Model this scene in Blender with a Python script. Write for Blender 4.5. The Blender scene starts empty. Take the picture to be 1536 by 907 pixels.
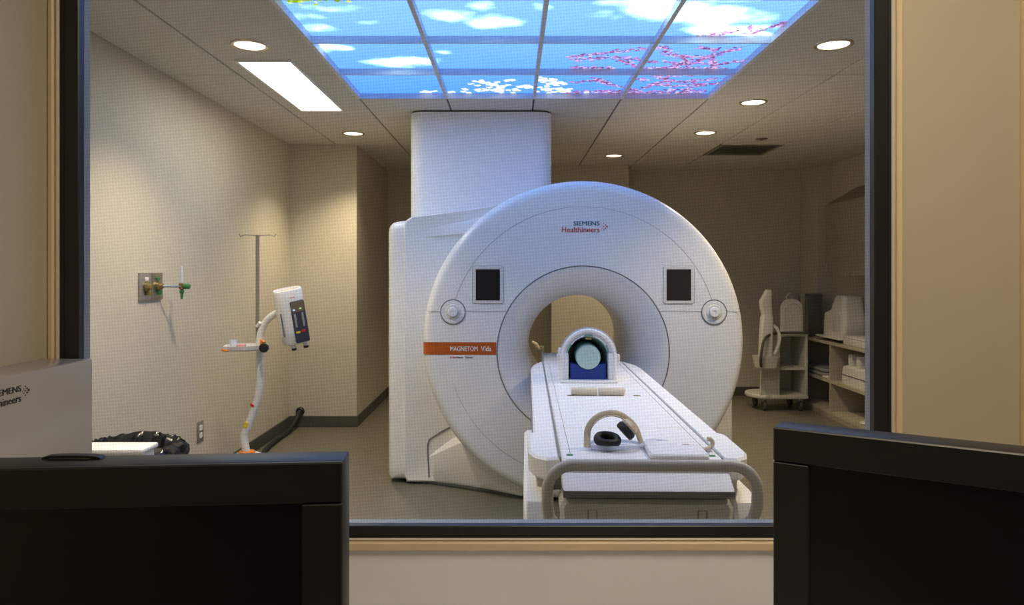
import bpy, bmesh, math, random
import numpy as np
from mathutils import Vector, Matrix
random.seed(7)
sc = bpy.context.scene
C = bpy.data.collections.new('scene'); sc.collection.children.link(C)

# ------------------------------------------------------------------ camera, world, exposure
EYE = 1.486                                   # eye height above the floor (metres)
cd = bpy.data.cameras.new('camera'); cam = bpy.data.objects.new('camera', cd); C.objects.link(cam)
cam.location = (0, 0, EYE); cam.rotation_euler = (math.pi/2, 0, 0)
cd.sensor_width = 36; cd.sensor_fit = 'HORIZONTAL'; cd.lens = 1077/1536*36
cd.shift_y = -47.5/1536; cd.clip_start = .05
sc.camera = cam
w = bpy.data.worlds.new('world'); sc.world = w; w.use_nodes = True
w.node_tree.nodes['Background'].inputs[0].default_value = (.5, .5, .5, 1)
w.node_tree.nodes['Background'].inputs[1].default_value = .02
sc.view_settings.view_transform = 'Standard'; sc.view_settings.look = 'None'
sc.view_settings.exposure = 0.0; sc.view_settings.gamma = 1.0; sc.view_settings.use_curve_mapping = False
try:
    sc.cycles.use_denoising = True; sc.cycles.max_bounces = 10; sc.cycles.diffuse_bounces = 6
    sc.cycles.transparent_max_bounces = 16; sc.cycles.sample_clamp_indirect = 6
except Exception: pass
# light levels
DOWN_W = 112; TUBE = 12.5; SKY = 1.85; CTRL = 15.5
DOWN_COL = (1.0, .82, .56); TUBE_COL = (1.0, .97, .82); CTRL_COL = (1.0, .84, .62)

# ------------------------------------------------------------------ materials
def mat(name, col, rough=.5, metal=0, noise=0, nscale=20, bump=0, bscale=200, emit=0, spec=.5, trans=0, alpha=1, coat=0):
    m = bpy.data.materials.new(name); m.use_nodes = True; nt = m.node_tree; b = nt.nodes['Principled BSDF']
    b.inputs['Base Color'].default_value = (*col, 1); b.inputs['Roughness'].default_value = rough
    b.inputs['Metallic'].default_value = metal; b.inputs['Specular IOR Level'].default_value = spec
    b.inputs['Transmission Weight'].default_value = trans; b.inputs['Alpha'].default_value = alpha
    b.inputs['Coat Weight'].default_value = coat
    tc = nt.nodes.new('ShaderNodeTexCoord')
    if noise:
        n = nt.nodes.new('ShaderNodeTexNoise'); n.inputs['Scale'].default_value = nscale; n.inputs['Detail'].default_value = 6
        nt.links.new(tc.outputs['Object'], n.inputs['Vector'])
        r = nt.nodes.new('ShaderNodeValToRGB')
        r.color_ramp.elements[0].position = .3; r.color_ramp.elements[1].position = .7
        r.color_ramp.elements[0].color = (*[c*(1-noise) for c in col], 1)
        r.color_ramp.elements[1].color = (*[min(1, c*(1+noise)) for c in col], 1)
        nt.links.new(n.outputs['Fac'], r.inputs['Fac']); nt.links.new(r.outputs['Color'], b.inputs['Base Color'])
    if bump:
        n2 = nt.nodes.new('ShaderNodeTexNoise'); n2.inputs['Scale'].default_value = bscale; n2.inputs['Detail'].default_value = 4
        nt.links.new(tc.outputs['Object'], n2.inputs['Vector'])
        bp = nt.nodes.new('ShaderNodeBump'); bp.inputs['Strength'].default_value = bump; bp.inputs['Distance'].default_value = .002
        nt.links.new(n2.outputs['Fac'], bp.inputs['Height']); nt.links.new(bp.outputs['Normal'], b.inputs['Normal'])
    if emit:
        b.inputs['Emission Color'].default_value = (*col, 1); b.inputs['Emission Strength'].default_value = emit
    return m
M = {}
M['wall'] = mat('wall_paint', (.56, .51, .41), .75, noise=.03, nscale=3, bump=.15)
M['wallb'] = mat('wall_paint_dimmed', (.55, .505, .41), .8, noise=.03, nscale=3, bump=.15)  # same beige paint, slightly darkened to stand for the dim right side
M['cwall'] = mat('control_wall_paint', (.50, .44, .33), .7, noise=.03, nscale=3, bump=.12)
M['cwall_low'] = mat('control_wall_panel', (.85, .87, .91), .6, noise=.025, nscale=6, bump=.08)
M['trimwood'] = mat('cream_trim', (.72, .58, .38), .45, noise=.06, nscale=8)
M['trimedge'] = mat('trim_edge', (.62, .56, .47), .5)
M['base'] = mat('baseboard_vinyl', (.075, .07, .058), .55, noise=.08)
M['floor'] = mat('floor_vinyl', (.15, .135, .10), .42, noise=.10, nscale=60, bump=.05, bscale=80)
M['cfloor'] = mat('control_floor', (.12, .11, .1), .6, noise=.1)
M['tile'] = mat('ceiling_tile', (.60, .58, .52), .9, noise=.05, nscale=140, bump=.35, bscale=260)
M['grid'] = mat('ceiling_grid', (.12, .11, .09), .6, noise=.05)
M['bar'] = mat('sky_grid_bar', (.66, .69, .74), .5, noise=.03)
M['white'] = mat('white_cover', (.86, .86, .86), .30, noise=.012, nscale=5)
M['white2'] = mat('warm_white_cover', (.78, .76, .71), .35, noise=.012, nscale=5)
M['tower'] = mat('tower_sheet', (.92, .92, .92), .55, noise=.012, nscale=4)
M['bore'] = mat('bore_liner', (.78, .78, .79), .28, noise=.012, nscale=5)
M['seam'] = mat('seam_shadow', (.16, .16, .17), .7, noise=.05)
M['tabletop'] = mat('table_white', (.90, .90, .90), .38, noise=.01, nscale=6)
M['handle'] = mat('handle_beige', (.55, .52, .47), .45, noise=.04, nscale=30)
M['panelbeige'] = mat('panel_beige', (.58, .55, .48), .5, noise=.03)
M['lip'] = mat('lip_grey', (.20, .195, .185), .45, noise=.03)
M['screen'] = mat('screen_dark', (.016, .016, .018), .12, noise=.05)
M['dark'] = mat('black_plastic', (.012, .011, .010), .45, noise=.1, nscale=40, bump=.08, bscale=500)
M['darkscreen'] = mat('screen_off', (.003, .003, .003), .35, noise=.1)
M['frameblack'] = mat('frame_black', (.014, .014, .015), .38, noise=.1)
M['orange'] = mat('orange_stripe', (.50, .10, .012), .4, noise=.04)
M['teal'] = mat('teal_ink', (.02, .13, .22), .5, noise=.03)
M['redink'] = mat('red_ink', (.60, .06, .02), .5, noise=.03)
M['ink'] = mat('black_ink', (.012, .012, .012), .5, noise=.03)
M['whiteink'] = mat('white_ink', (.85, .85, .85), .5, noise=.02)
M['steel'] = mat('brushed_steel', (.42, .41, .39), .35, metal=.9, noise=.06, nscale=60)
M['polemetal'] = mat('pole_metal', (.28, .26, .22), .45, metal=.4, noise=.05)
M['polewhite'] = mat('pole_white', (.72, .72, .72), .35, noise=.02)
M['green'] = mat('green_plastic', (.03, .20, .06), .4, noise=.05)
M['brass'] = mat('brass', (.35, .27, .10), .35, metal=.8, noise=.05)
M['blue'] = mat('blue_foam', (.022, .06, .30), .8, noise=.08, nscale=40, bump=.2)
M['cream'] = mat('cream_plastic', (.62, .54, .40), .5, noise=.03)
M['pad'] = mat('cream_pad', (.72, .64, .50), .75, noise=.04, bump=.2)
M['rubber'] = mat('black_rubber', (.010, .010, .010), .55, noise=.1, bump=.1)
M['bag'] = mat('black_bag', (.008, .008, .010), .20, noise=.2, nscale=30, bump=.3, bscale=40)
M['shelf'] = mat('shelf_laminate', (.42, .37, .28), .5, noise=.05, nscale=12)
M['cab'] = mat('cabinet_laminate', (.30, .26, .20), .55, noise=.05, nscale=12)
M['cart'] = mat('cart_white', (.55, .53, .45), .5, noise=.03)
M['coil'] = mat('coil_white', (.62, .60, .54), .5, noise=.03)
M['grey'] = mat('grey_fabric', (.30, .29, .26), .8, noise=.08, bump=.3)
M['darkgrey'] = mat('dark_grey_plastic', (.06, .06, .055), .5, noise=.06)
M['case_grey'] = mat('case_grey', (.14, .13, .11), .6, noise=.06)
M['yellow'] = mat('yellow_sticker', (.80, .62, .02), .5, noise=.03)
M['red'] = mat('red_sticker', (.55, .02, .015), .5, noise=.03)
M['orangeplastic'] = mat('orange_plastic', (.75, .22, .02), .4, noise=.04)
M['pink'] = mat('pink_label', (.75, .30, .28), .5, noise=.03)
M['display'] = mat('injector_display', (.035, .045, .085), .2, noise=.06)
M['displaytop'] = mat('injector_display_top', (.16, .13, .09), .25, noise=.06)
M['ledblue'] = mat('led_blue', (.35, .5, .9), .4, emit=.8)
M['ledgreen'] = mat('led_green', (.4, .7, .15), .4, emit=.6)
M['vent'] = mat('vent_metal', (.20, .185, .15), .6, noise=.05)
M['desk'] = mat('desk_laminate', (.78, .74, .68), .5, noise=.03)
M['reflector'] = mat('lamp_reflector', (.75, .68, .55), .2, metal=.7, noise=.02)
M['plasticclear'] = mat('clear_tubing', (.70, .76, .90), .15, noise=.02, alpha=.38)
M['clearshell'] = mat('frosted_shell', (.76, .80, .86), .3, noise=.02, alpha=.62)
M['tealgel'] = mat('teal_phantom', (.34, .60, .56), .3, noise=.06, nscale=10)
M['phantomcap'] = mat('pale_green_cap', (.48, .68, .64), .4, noise=.03)
M['case'] = mat('glossy_case', (.40, .355, .29), .22, noise=.02, nscale=4, coat=.1)

def emat(name, col, strength):
    m = bpy.data.materials.new(name); m.use_nodes = True; nt = m.node_tree; nt.nodes.clear()
    e = nt.nodes.new('ShaderNodeEmission'); o = nt.nodes.new('ShaderNodeOutputMaterial')
    e.inputs[0].default_value = (*col, 1); e.inputs[1].default_value = strength
    nt.links.new(e.outputs[0], o.inputs[0]); return m
M['tube'] = emat('fluorescent_lens', TUBE_COL, TUBE)
M['lamp'] = emat('downlight_lens', (1, .88, .68), 3.0)
M['ctrl_lamp'] = emat('control_ceiling_lens', CTRL_COL, CTRL)
# printed, backlit sky film (flat print carried as a colour attribute)
m = bpy.data.materials.new('sky_film'); m.use_nodes = True; nt = m.node_tree; nt.nodes.clear()
a = nt.nodes.new('ShaderNodeVertexColor'); a.layer_name = 'print'
e = nt.nodes.new('ShaderNodeEmission'); e.inputs[1].default_value = SKY; o = nt.nodes.new('ShaderNodeOutputMaterial')
nt.links.new(a.outputs[0], e.inputs[0]); nt.links.new(e.outputs[0], o.inputs[0]); M['sky'] = m
# window pane: clear sheet that mirrors a little of the control room
m = bpy.data.materials.new('window_glass'); m.use_nodes = True; nt = m.node_tree; nt.nodes.clear()
t = nt.nodes.new('ShaderNodeBsdfTransparent'); t.inputs[0].default_value = (.97, .98, .97, 1)
g = nt.nodes.new('ShaderNodeBsdfGlossy'); g.inputs['Roughness'].default_value = .0
fr = nt.nodes.new('ShaderNodeFresnel'); fr.inputs[0].default_value = 1.55
mx = nt.nodes.new('ShaderNodeMixShader'); o = nt.nodes.new('ShaderNodeOutputMaterial')
nt.links.new(fr.outputs[0], mx.inputs[0]); nt.links.new(t.outputs[0], mx.inputs[1]); nt.links.new(g.outputs[0], mx.inputs[2])
nt.links.new(mx.outputs[0], o.inputs[0]); M['glass'] = m
# double woven copper screen: each gap lets light through, the fine dark wires hold a little back
m = bpy.data.materials.new('woven_screen'); m.use_nodes = True; nt = m.node_tree; nt.nodes.clear()
tc = nt.nodes.new('ShaderNodeTexCoord'); mp = nt.nodes.new('ShaderNodeMapping'); mp.inputs['Rotation'].default_value = (0, math.radians(4.5), 0)
nz_ = nt.nodes.new('ShaderNodeTexNoise'); nz_.inputs['Scale'].default_value = 220; nz_.inputs['Detail'].default_value = 2
nt.links.new(tc.outputs['Object'], mp.inputs[0]); nt.links.new(tc.outputs['Object'], nz_.inputs['Vector'])
sp = nt.nodes.new('ShaderNodeSeparateXYZ'); nt.links.new(mp.outputs[0], sp.inputs[0])
def mth(op, a_, b_=None):
    n = nt.nodes.new('ShaderNodeMath'); n.operation = op
    for i, q in enumerate((a_, b_)):
        if q is None: continue
        if isinstance(q, (int, float)): n.inputs[i].default_value = q
        else: nt.links.new(q, n.inputs[i])
    return n.outputs[0]
def gap(sock, pitch, amt):
    c_ = mth('MULTIPLY', mth('ADD', mth('SINE', mth('MULTIPLY', sock, 2*math.pi/pitch)), 1), .5)
    return mth('MULTIPLY', mth('POWER', c_, 4), amt)
lines = mth('MAXIMUM', gap(sp.outputs['X'], .0051, .95), gap(sp.outputs['Z'], .0058, .95))
lines = mth('MULTIPLY', lines, mth('ADD', mth('MULTIPLY', nz_.outputs['Fac'], 2.0), -.1))
trn = mth('MINIMUM', mth('ADD', mth('MULTIPLY', lines, .16), .84), 1.0)
cb = nt.nodes.new('ShaderNodeCombineColor')
for i in range(3): nt.links.new(trn, cb.inputs[i])
tb_ = nt.nodes.new('ShaderNodeBsdfTransparent'); o = nt.nodes.new('ShaderNodeOutputMaterial')
nt.links.new(cb.outputs[0], tb_.inputs[0]); nt.links.new(tb_.outputs[0], o.inputs[0]); M['wire'] = m

# ------------------------------------------------------------------ mesh helpers
class MB:
    def __init__(s): s.v = []; s.f = []
    def add(s, v, f):
        n = len(s.v); s.v += [tuple(p) for p in v]; s.f += [tuple(i+n for i in q) for q in f]; return s
    def box(s, x0, x1, y0, y1, z0, z1, bev=0, seg=2):
        if not bev:
            v = [(x, y, z) for z in (z0, z1) for y in (y0, y1) for x in (x0, x1)]
            return s.add(v, [(0,2,3,1), (4,5,7,6), (0,1,5,4), (2,6,7,3), (0,4,6,2), (1,3,7,5)])
        bm = bmesh.new(); bmesh.ops.create_cube(bm, size=1)
        for q in bm.verts: q.co = ((x0+x1)/2+q.co.x*(x1-x0), (y0+y1)/2+q.co.y*(y1-y0), (z0+z1)/2+q.co.z*(z1-z0))
        bmesh.ops.bevel(bm, geom=bm.edges[:], offset=bev, segments=seg, profile=.5, affect='EDGES')
        bm.verts.index_update()
        s.add([q.co[:] for q in bm.verts], [tuple(q.index for q in fc.verts) for fc in bm.faces]); bm.free(); return s
    def loft(s, rings, cap0=True, cap1=True, closed=True):
        n = len(rings[0]); v = [p for r in rings for p in r]; f = []
        for i in range(len(rings)-1):
            for j in range(n if closed else n-1):
                k = (j+1) % n; f.append((i*n+j, i*n+k, (i+1)*n+k, (i+1)*n+j))
        if cap0: f.append(tuple(range(n))[::-1])
        if cap1: f.append(tuple((len(rings)-1)*n+j for j in range(n)))
        return s.add(v, f)
    def lathe(s, prof, c, axis='z', seg=32, cap=True):
        # prof: list of (radius, offset along the axis) measured from centre c
        rings = []
        for r, h in prof:
            ring = []
            for k in range(seg):
                t = 2*math.pi*k/seg; a_, b_ = r*math.cos(t), r*math.sin(t)
                p = {'z': (a_, b_, h), 'y': (a_, h, b_), 'x': (h, a_, b_)}[axis]
                ring.append((c[0]+p[0], c[1]+p[1], c[2]+p[2]))
            rings.append(ring)
        return s.loft(rings, cap, cap)
    def tube(s, pts, r, seg=12, closed=False, sq=None):
        pts = [Vector(p) for p in pts]; n = len(pts); rings = []
        rr = r if isinstance(r, (list, tuple)) else [r]*n
        up = None
        for i, p in enumerate(pts):
            a_ = pts[(i-1) % n] if (i or closed) else p; b_ = pts[(i+1) % n] if (i < n-1 or closed) else p
            t = (b_-a_).normalized()
            if up is None:
                up = Vector((0, 0, 1)) if abs(t.z) < .9 else Vector((0, 1, 0))
            side = t.cross(up).normalized(); up = side.cross(t).normalized()
            kx, kz = (1, 1) if sq is None else sq
            rings.append([tuple(p+side*math.cos(2*math.pi*k/seg)*rr[i]*kx+up*math.sin(2*math.pi*k/seg)*rr[i]*kz) for k in range(seg)])
        if closed: rings.append(rings[0]); return s.loft(rings, False, False)
        return s.loft(rings)
    def prism(s, poly, axis, a0, a1, bev=0):
        # poly is 2-D; axis 'x': (y,z), 'y': (x,z), 'z': (x,y)
        def P(p, a_): return {'x': (a_, p[0], p[1]), 'y': (p[0], a_, p[1]), 'z': (p[0], p[1], a_)}[axis]
        if bev:
            c = (sum(p[0] for p in poly)/len(poly), sum(p[1] for p in poly)/len(poly))
            ins = inset(poly, bev); sg = 1 if a1 > a0 else -1
            rings = [[P(p, a0) for p in ins], [P(p, a0+sg*bev) for p in poly], [P(p, a1-sg*bev) for p in poly], [P(p, a1) for p in ins]]
        else:
            rings = [[P(p, a0) for p in poly], [P(p, a1) for p in poly]]
        return s.loft(rings)
def inset(poly, d):
    n = len(poly); area = sum(poly[i][0]*poly[(i+1) % n][1]-poly[(i+1) % n][0]*poly[i][1] for i in range(n)); sg = 1 if area > 0 else -1
    out = []
    for i in range(n):
        a_, b_, c_ = Vector(poly[i-1]), Vector(poly[i]), Vector(poly[(i+1) % n])
        e1 = (b_-a_); e2 = (c_-b_)
        if e1.length < 1e-9 or e2.length < 1e-9: out.append(tuple(b_)); continue
        e1.normalize(); e2.normalize()
        nr = Vector((-e1.y-e2.y, e1.x+e2.x))*sg
        if nr.length < 1e-6: out.append(tuple(b_)); continue
        nr.normalize(); cosh = max(.35, nr.dot(Vector((-e1.y, e1.x))*sg)); out.append(tuple(b_+nr*d/cosh))
    return out
def rrect(x0, x1, y0, y1, r, n=6):
    rs = r if isinstance(r, (list, tuple)) else [r]*4
    pts = []
    for (cx, cy, a0, q) in ((x1, y0, -90, rs[0]), (x1, y1, 0, rs[1]), (x0, y1, 90, rs[2]), (x0, y0, 180, rs[3])):
        sx = 1 if cx == x1 else -1; sy = 1 if cy == y1 else -1
        for k in range(n+1):
            t = math.radians(a0+90*k/n); pts.append((cx-sx*q+q*math.cos(t), cy-sy*q+q*math.sin(t)))
    return pts
def smooth_path(pts, n=8):
    P = [Vector(p) for p in pts]; out = []
    for i in range(len(P)-1):
        p0, p1, p2, p3 = P[max(i-1, 0)], P[i], P[i+1], P[min(i+2, len(P)-1)]
        for k in range(n):
            t = k/n; out.append(.5*((2*p1)+(-p0+p2)*t+(2*p0-5*p1+4*p2-p3)*t*t+(-p0+3*p1-3*p2+p3)*t**3))
    out.append(P[-1]); return [tuple(p) for p in out]

ORG = {}                                       # world (or local) origin each object's vertices are measured from
def obj(name, mb, material, parent=None, origin=None, smooth=35, kind=None, label=None):
    me = bpy.data.meshes.new(name)
    if parent is not None: og = ORG[parent.name]
    elif origin is not None: og = origin
    else:
        a_ = np.array(mb.v); lo, hi = a_.min(0), a_.max(0); og = ((lo[0]+hi[0])/2, (lo[1]+hi[1])/2, lo[2])
    me.from_pydata([(p[0]-og[0], p[1]-og[1], p[2]-og[2]) for p in mb.v], [], mb.f)
    bm = bmesh.new(); bm.from_mesh(me); bmesh.ops.recalc_face_normals(bm, faces=bm.faces[:]); bm.to_mesh(me); bm.free()
    me.materials.append(M[material])
    if smooth:
        me.polygons.foreach_set('use_smooth', [True]*len(me.polygons)); me.set_sharp_from_angle(angle=math.radians(smooth))
    o = bpy.data.objects.new(name, me); C.objects.link(o); ORG[o.name] = og
    if parent is not None: o.parent = parent
    else: o.location = og
    if kind: o['kind'] = kind
    if label: o['label'] = label
    return o
def tag(o, label, cat, group=None):
    o['label'] = label; o['category'] = cat
    if group: o['group'] = group
    return o
def thing(name, label, cat, loc, group=None, rotz=0, local=False):
    o = bpy.data.objects.new(name, None); C.objects.link(o); o.location = loc; o.rotation_euler = (0, 0, rotz)
    o.empty_display_size = .1; ORG[o.name] = (0, 0, 0) if local else tuple(loc)
    return tag(o, label, cat, group)
def struct(name, mb, material, parent=None, smooth=35):
    o = obj(name, mb, material, parent, smooth=smooth)
    if parent is None: o['kind'] = 'structure'
    return o
def struct_root(name, loc):
    o = bpy.data.objects.new(name, None); C.objects.link(o); o.location = loc; ORG[o.name] = tuple(loc); o['kind'] = 'structure'; return o
def text_mb(body, width=None, size=.03, height=None):
    """lettering outline -> vertices in the X/Z plane, starting at x=0, baseline z=0"""
    cu = bpy.data.curves.new('lettering', 'FONT'); cu.body = body; cu.size = size; cu.extrude = .0006; cu.resolution_u = 3
    o = bpy.data.objects.new('lettering_source', cu); sc.collection.objects.link(o)
    dg = bpy.context.evaluated_depsgraph_get(); me = bpy.data.meshes.new_from_object(o.evaluated_get(dg))
    v = np.array([q.co[:] for q in me.vertices]); f = [tuple(p.vertices) for p in me.polygons]
    sc.collection.objects.unlink(o); bpy.data.objects.remove(o); bpy.data.meshes.remove(me)
    v[:, 0] -= v[:, 0].min()
    if width: v[:, 0] *= width/v[:, 0].max()
    if height: v[:, 1] *= height/max(1e-6, v[:, 1].max())
    return v, f
def lettering(body, x, y, z, width, height, bold=0):
    v, f = text_mb(body, width, .03, height); mb = MB()
    mb.add([(x+p[0], y-p[2], z+p[1]) for p in v], f)
    if bold:
        mb.add([(x+p[0]+bold, y-p[2]-.0002, z+p[1]) for p in v], f)
    return mb

# ------------------------------------------------------------------ room sizes (metres)
ZC = EYE+1.2                                   # ceiling height 2.686
XL, XR, YF, YB = -2.12, 3.60, 1.31, 8.56       # scanner room
YW = 1.25                                      # control side face of the window wall
CXL, CXR, CYB = -.803, 1.75, -2.3              # control room

# ------------------------------------------------------------------ scanner room shell
struct('floor', MB().box(XL-.1, XR+.1, YF-.06, YB+.1, -.05, 0), 'floor')
struct('ceiling', MB().box(XL-.1, XR+.1, YF-.06, YB+.1, ZC+.06, ZC+.12), 'grid')
struct('wall_left', MB().box(XL-.1, XL, YF-.06, YB, 0, ZC+.06), 'wall')
struct('wall_back_left', MB().box(XL-.1, .45, YB, YB+.1, 0, ZC+.06), 'wall')
struct('wall_back_middle', MB().box(.45, 1.33, 8.18, YB+.1, 0, ZC+.06), 'wall')
struct('wall_back_right', MB().box(1.33, XR+.1, YB, YB+.1, 0, ZC+.06), 'wallb')
struct('wall_column', MB().box(XL, -1.48, 6.84, YB, 0, ZC+.06), 'wall')
struct('wall_right', MB().box(XR, XR+.1, YF-.06, YB, 0, ZC+.06), 'wallb')
struct('wall_right_pier', MB().box(3.44, XR, 8.08, YB, 0, ZC+.06), 'wallb')
bbm = [('baseboard_left', (XL, XL+.012, YF, 6.84)), ('baseboard_column', (XL, -1.468, 6.828, 6.84)), ('baseboard_column_side', (-1.48, -1.468, 6.84, YB)),
       ('baseboard_back_left', (-1.468, .438, YB-.012, YB)), ('baseboard_back_middle', (.438, 1.342, 8.168, 8.18)),
       ('baseboard_back_right', (1.342, 3.44, YB-.012, YB)), ('baseboard_right', (XR-.012, XR, YF, 8.08))]
for n, (x0, x1, y0, y1) in bbm: struct(n, MB().box(x0, x1, y0, y1, 0, .105, .003, 1), 'base')

# window wall between the two rooms: opening sized for the window frame
FX0, FX1, FZ0, FZ1 = -.785, .658, 1.023, 2.05
wl = MB()
wl.box(XL-.1, FX0, YW, YF, 0, ZC+.06); wl.box(FX1, XR+.1, YW, YF, 0, ZC+.06)
wl.box(FX0, FX1, YW, YF, 0, FZ0); wl.box(FX0, FX1, YW, YF, FZ1, ZC+.06)
struct('wall_window', wl, 'cwall')
struct('wall_window_panel', MB().box(CXL, CXR, YW-.004, YW, .0, 1.001), 'cwall_low')
# control room shell
struct('floor_control', MB().box(CXL-.1, CXR+.1, CYB-.1, YW, -.05, 0), 'cfloor')
struct('ceiling_control', MB().box(CXL-.1, CXR+.1, CYB-.1, YW, 2.5, 2.56), 'tile')
struct('wall_control_left', MB().box(CXL-.1, CXL, CYB-.1, YW, 0, 2.5), 'cwall')
struct('wall_control_right', MB().box(CXR, CXR+.1, CYB-.1, YW, 0, 2.5), 'cwall')
struct('wall_control_back', MB().box(CXL, CXR, CYB-.1, CYB, 1.17, 2.5), 'cwall')
struct('wall_control_reflection_panel', MB().box(CXL, CXR, CYB-.1, CYB+.01, 0, 1.17), 'base')  # unseen dark lower part, added for the edge it reflects in the pane
# timber trim round the window
def trim(n, b, m='trimwood'): struct(n, MB().box(*b, .0025, 1), m)
trim('trim_1', (FX0-.0175, FX0-.007, YW-.012, YW, FZ0-.021, FZ1+.02))
trim('trim_2', (FX1+.007, FX1+.0175, YW-.012, YW, FZ0-.021, FZ1+.02))
trim('trim_3', (FX0-.0175, FX1+.0175, YW-.0125, YW, FZ0-.0205, FZ0-.005))
trim('trim_4', (FX0-.007, FX0, YW-.008, YW, FZ0-.005, FZ1+.02), 'trimedge')
trim('trim_5', (FX1, FX1+.007, YW-.008, YW, FZ0-.005, FZ1+.02), 'trimedge')
trim('trim_6', (FX0-.007, FX1+.007, YW-.008, YW, FZ0-.005, FZ0), 'trimedge')
trim('trim_7', (.884, .93, YW-.014, YW, 0, 2.5))

# ------------------------------------------------------------------ the shielded window
win = struct_root('window_1', (0, YW+.01, FZ0))
fw = .033
f = MB(); yf0, yf1 = YW-.004, YW+.012
f.box(FX0, FX0+fw, yf0, yf1, FZ0, FZ1, .0015, 1); f.box(FX1-fw+.004, FX1, yf0, yf1, FZ0, FZ1, .0015, 1)
f.box(FX0+fw, FX1-fw+.004, yf0, yf1, FZ0, FZ0+.0205, .0015, 1); f.box(FX0+fw, FX1-fw+.004, yf0, yf1, FZ1-fw, FZ1, .0015, 1)
obj('window_frame', f, 'frameblack', win)
gx0, gx1, gz0, gz1 = FX0+fw, FX1-fw+.004, FZ0+.0205, FZ1-fw
gk = MB()
gk.box(FX0+.002, FX0+.008, yf0-.0012, yf0, FZ0, FZ1); gk.box(FX1-.005, FX1, yf0-.0012, yf0, FZ0, FZ1); gk.box(FX0, FX1, yf0-.0012, yf0, FZ0, FZ0+.004)
obj('gasket', gk, 'rubber', win)
st = MB(); ys0, ys1 = YW+.012, YW+.03
st.box(gx0-.012, gx0, ys0, ys1, gz0-.012, gz1+.012); st.box(gx1, gx1+.012, ys0, ys1, gz0-.012, gz1+.012)
st.box(gx0, gx1, ys0, ys1, gz0-.012, gz0-.0002); st.box(gx0, gx1, ys0, ys1, gz1, gz1+.012)
obj('inner_frame', st, 'panelbeige', win)
obj('pane', MB().add([(gx0, YW+.004, gz0), (gx1, YW+.004, gz0), (gx1, YW+.004, gz1), (gx0, YW+.004, gz1)], [(0, 1, 2, 3)]), 'glass', win, smooth=0)
# woven wire screen behind the pane, hung a few degrees off square
o = obj('wire_screen', MB().add([(gx0, YW+.0085, gz0), (gx1, YW+.0085, gz0), (gx1, YW+.0085, gz1), (gx0, YW+.0085, gz1)], [(0, 1, 2, 3)]), 'wire', win, smooth=0)

# ------------------------------------------------------------------ ceiling tiles, grid and fittings
SX0, SX1, SY0, SY1 = -1.066, 1.374, 1.959, 5.009
colx = [XL]+[.154+.61*k for k in range(-3, 6)]+[XR]; colx = sorted(x for x in colx if XL <= x <= XR)
rowy = [YF]+[5.62+1.22*k for k in range(-3, 3)]+[YB]; rowy = sorted(y for y in rowy if YF <= y <= YB)
ceil = bpy.data.objects['ceiling']; GAP = .006; cache = {}
for i in range(len(colx)-1):
    for j in range(len(rowy)-1):
        x0, x1, y0, y1 = colx[i], colx[i+1], rowy[j], rowy[j+1]
        xm = (x0+x1)/2
        if SX0 < xm < SX1:
            if y0 >= SY0-.01 and y1 <= SY1+.01: continue
            if y0 < SY0 < y1: y1 = SY0-.012
            if y0 < SY1 < y1: y0 = SY1+.012
        if abs(xm-2.289) < .05 and abs(y0-6.84) < .02: y0 = 7.45
        key = (round(x1-x0, 3), round(y1-y0, 3))
        if key not in cache:
            lx, ly = (x1-x0)/2-GAP, (y1-y0)/2-GAP
            mb = MB().box(-lx, lx, -ly, ly, 0, .022, .003, 1)
            o = obj('ceiling_tile', mb, 'tile', origin=(0, 0, 0)); cache[key] = o.data
        else:
            o = bpy.data.objects.new('ceiling_tile', cache[key]); C.objects.link(o)
        o.parent = ceil
        o.location = (xm-ceil.location.x, (y0+y1)/2-ceil.location.y, ZC-ceil.location.z)
gm = MB()
for x in colx[1:-1]:
    for y0, y1 in (((YF, SY0-.01), (SY1+.01, YB)) if SX0-.01 < x < SX1+.01 else ((YF, YB),)): gm.box(x-.012, x+.012, y0, y1, ZC+.012, ZC+.04)
for y in rowy[1:-1]:
    for x0, x1 in (((XL, SX0-.012), (SX1+.012, XR)) if SY0-.01 < y < SY1+.01 else ((XL, XR),)): gm.box(x0, x1, y-.012, y+.012, ZC+.014, ZC+.038)
obj('grid_rail', gm, 'grid', ceil, smooth=0)

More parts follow.
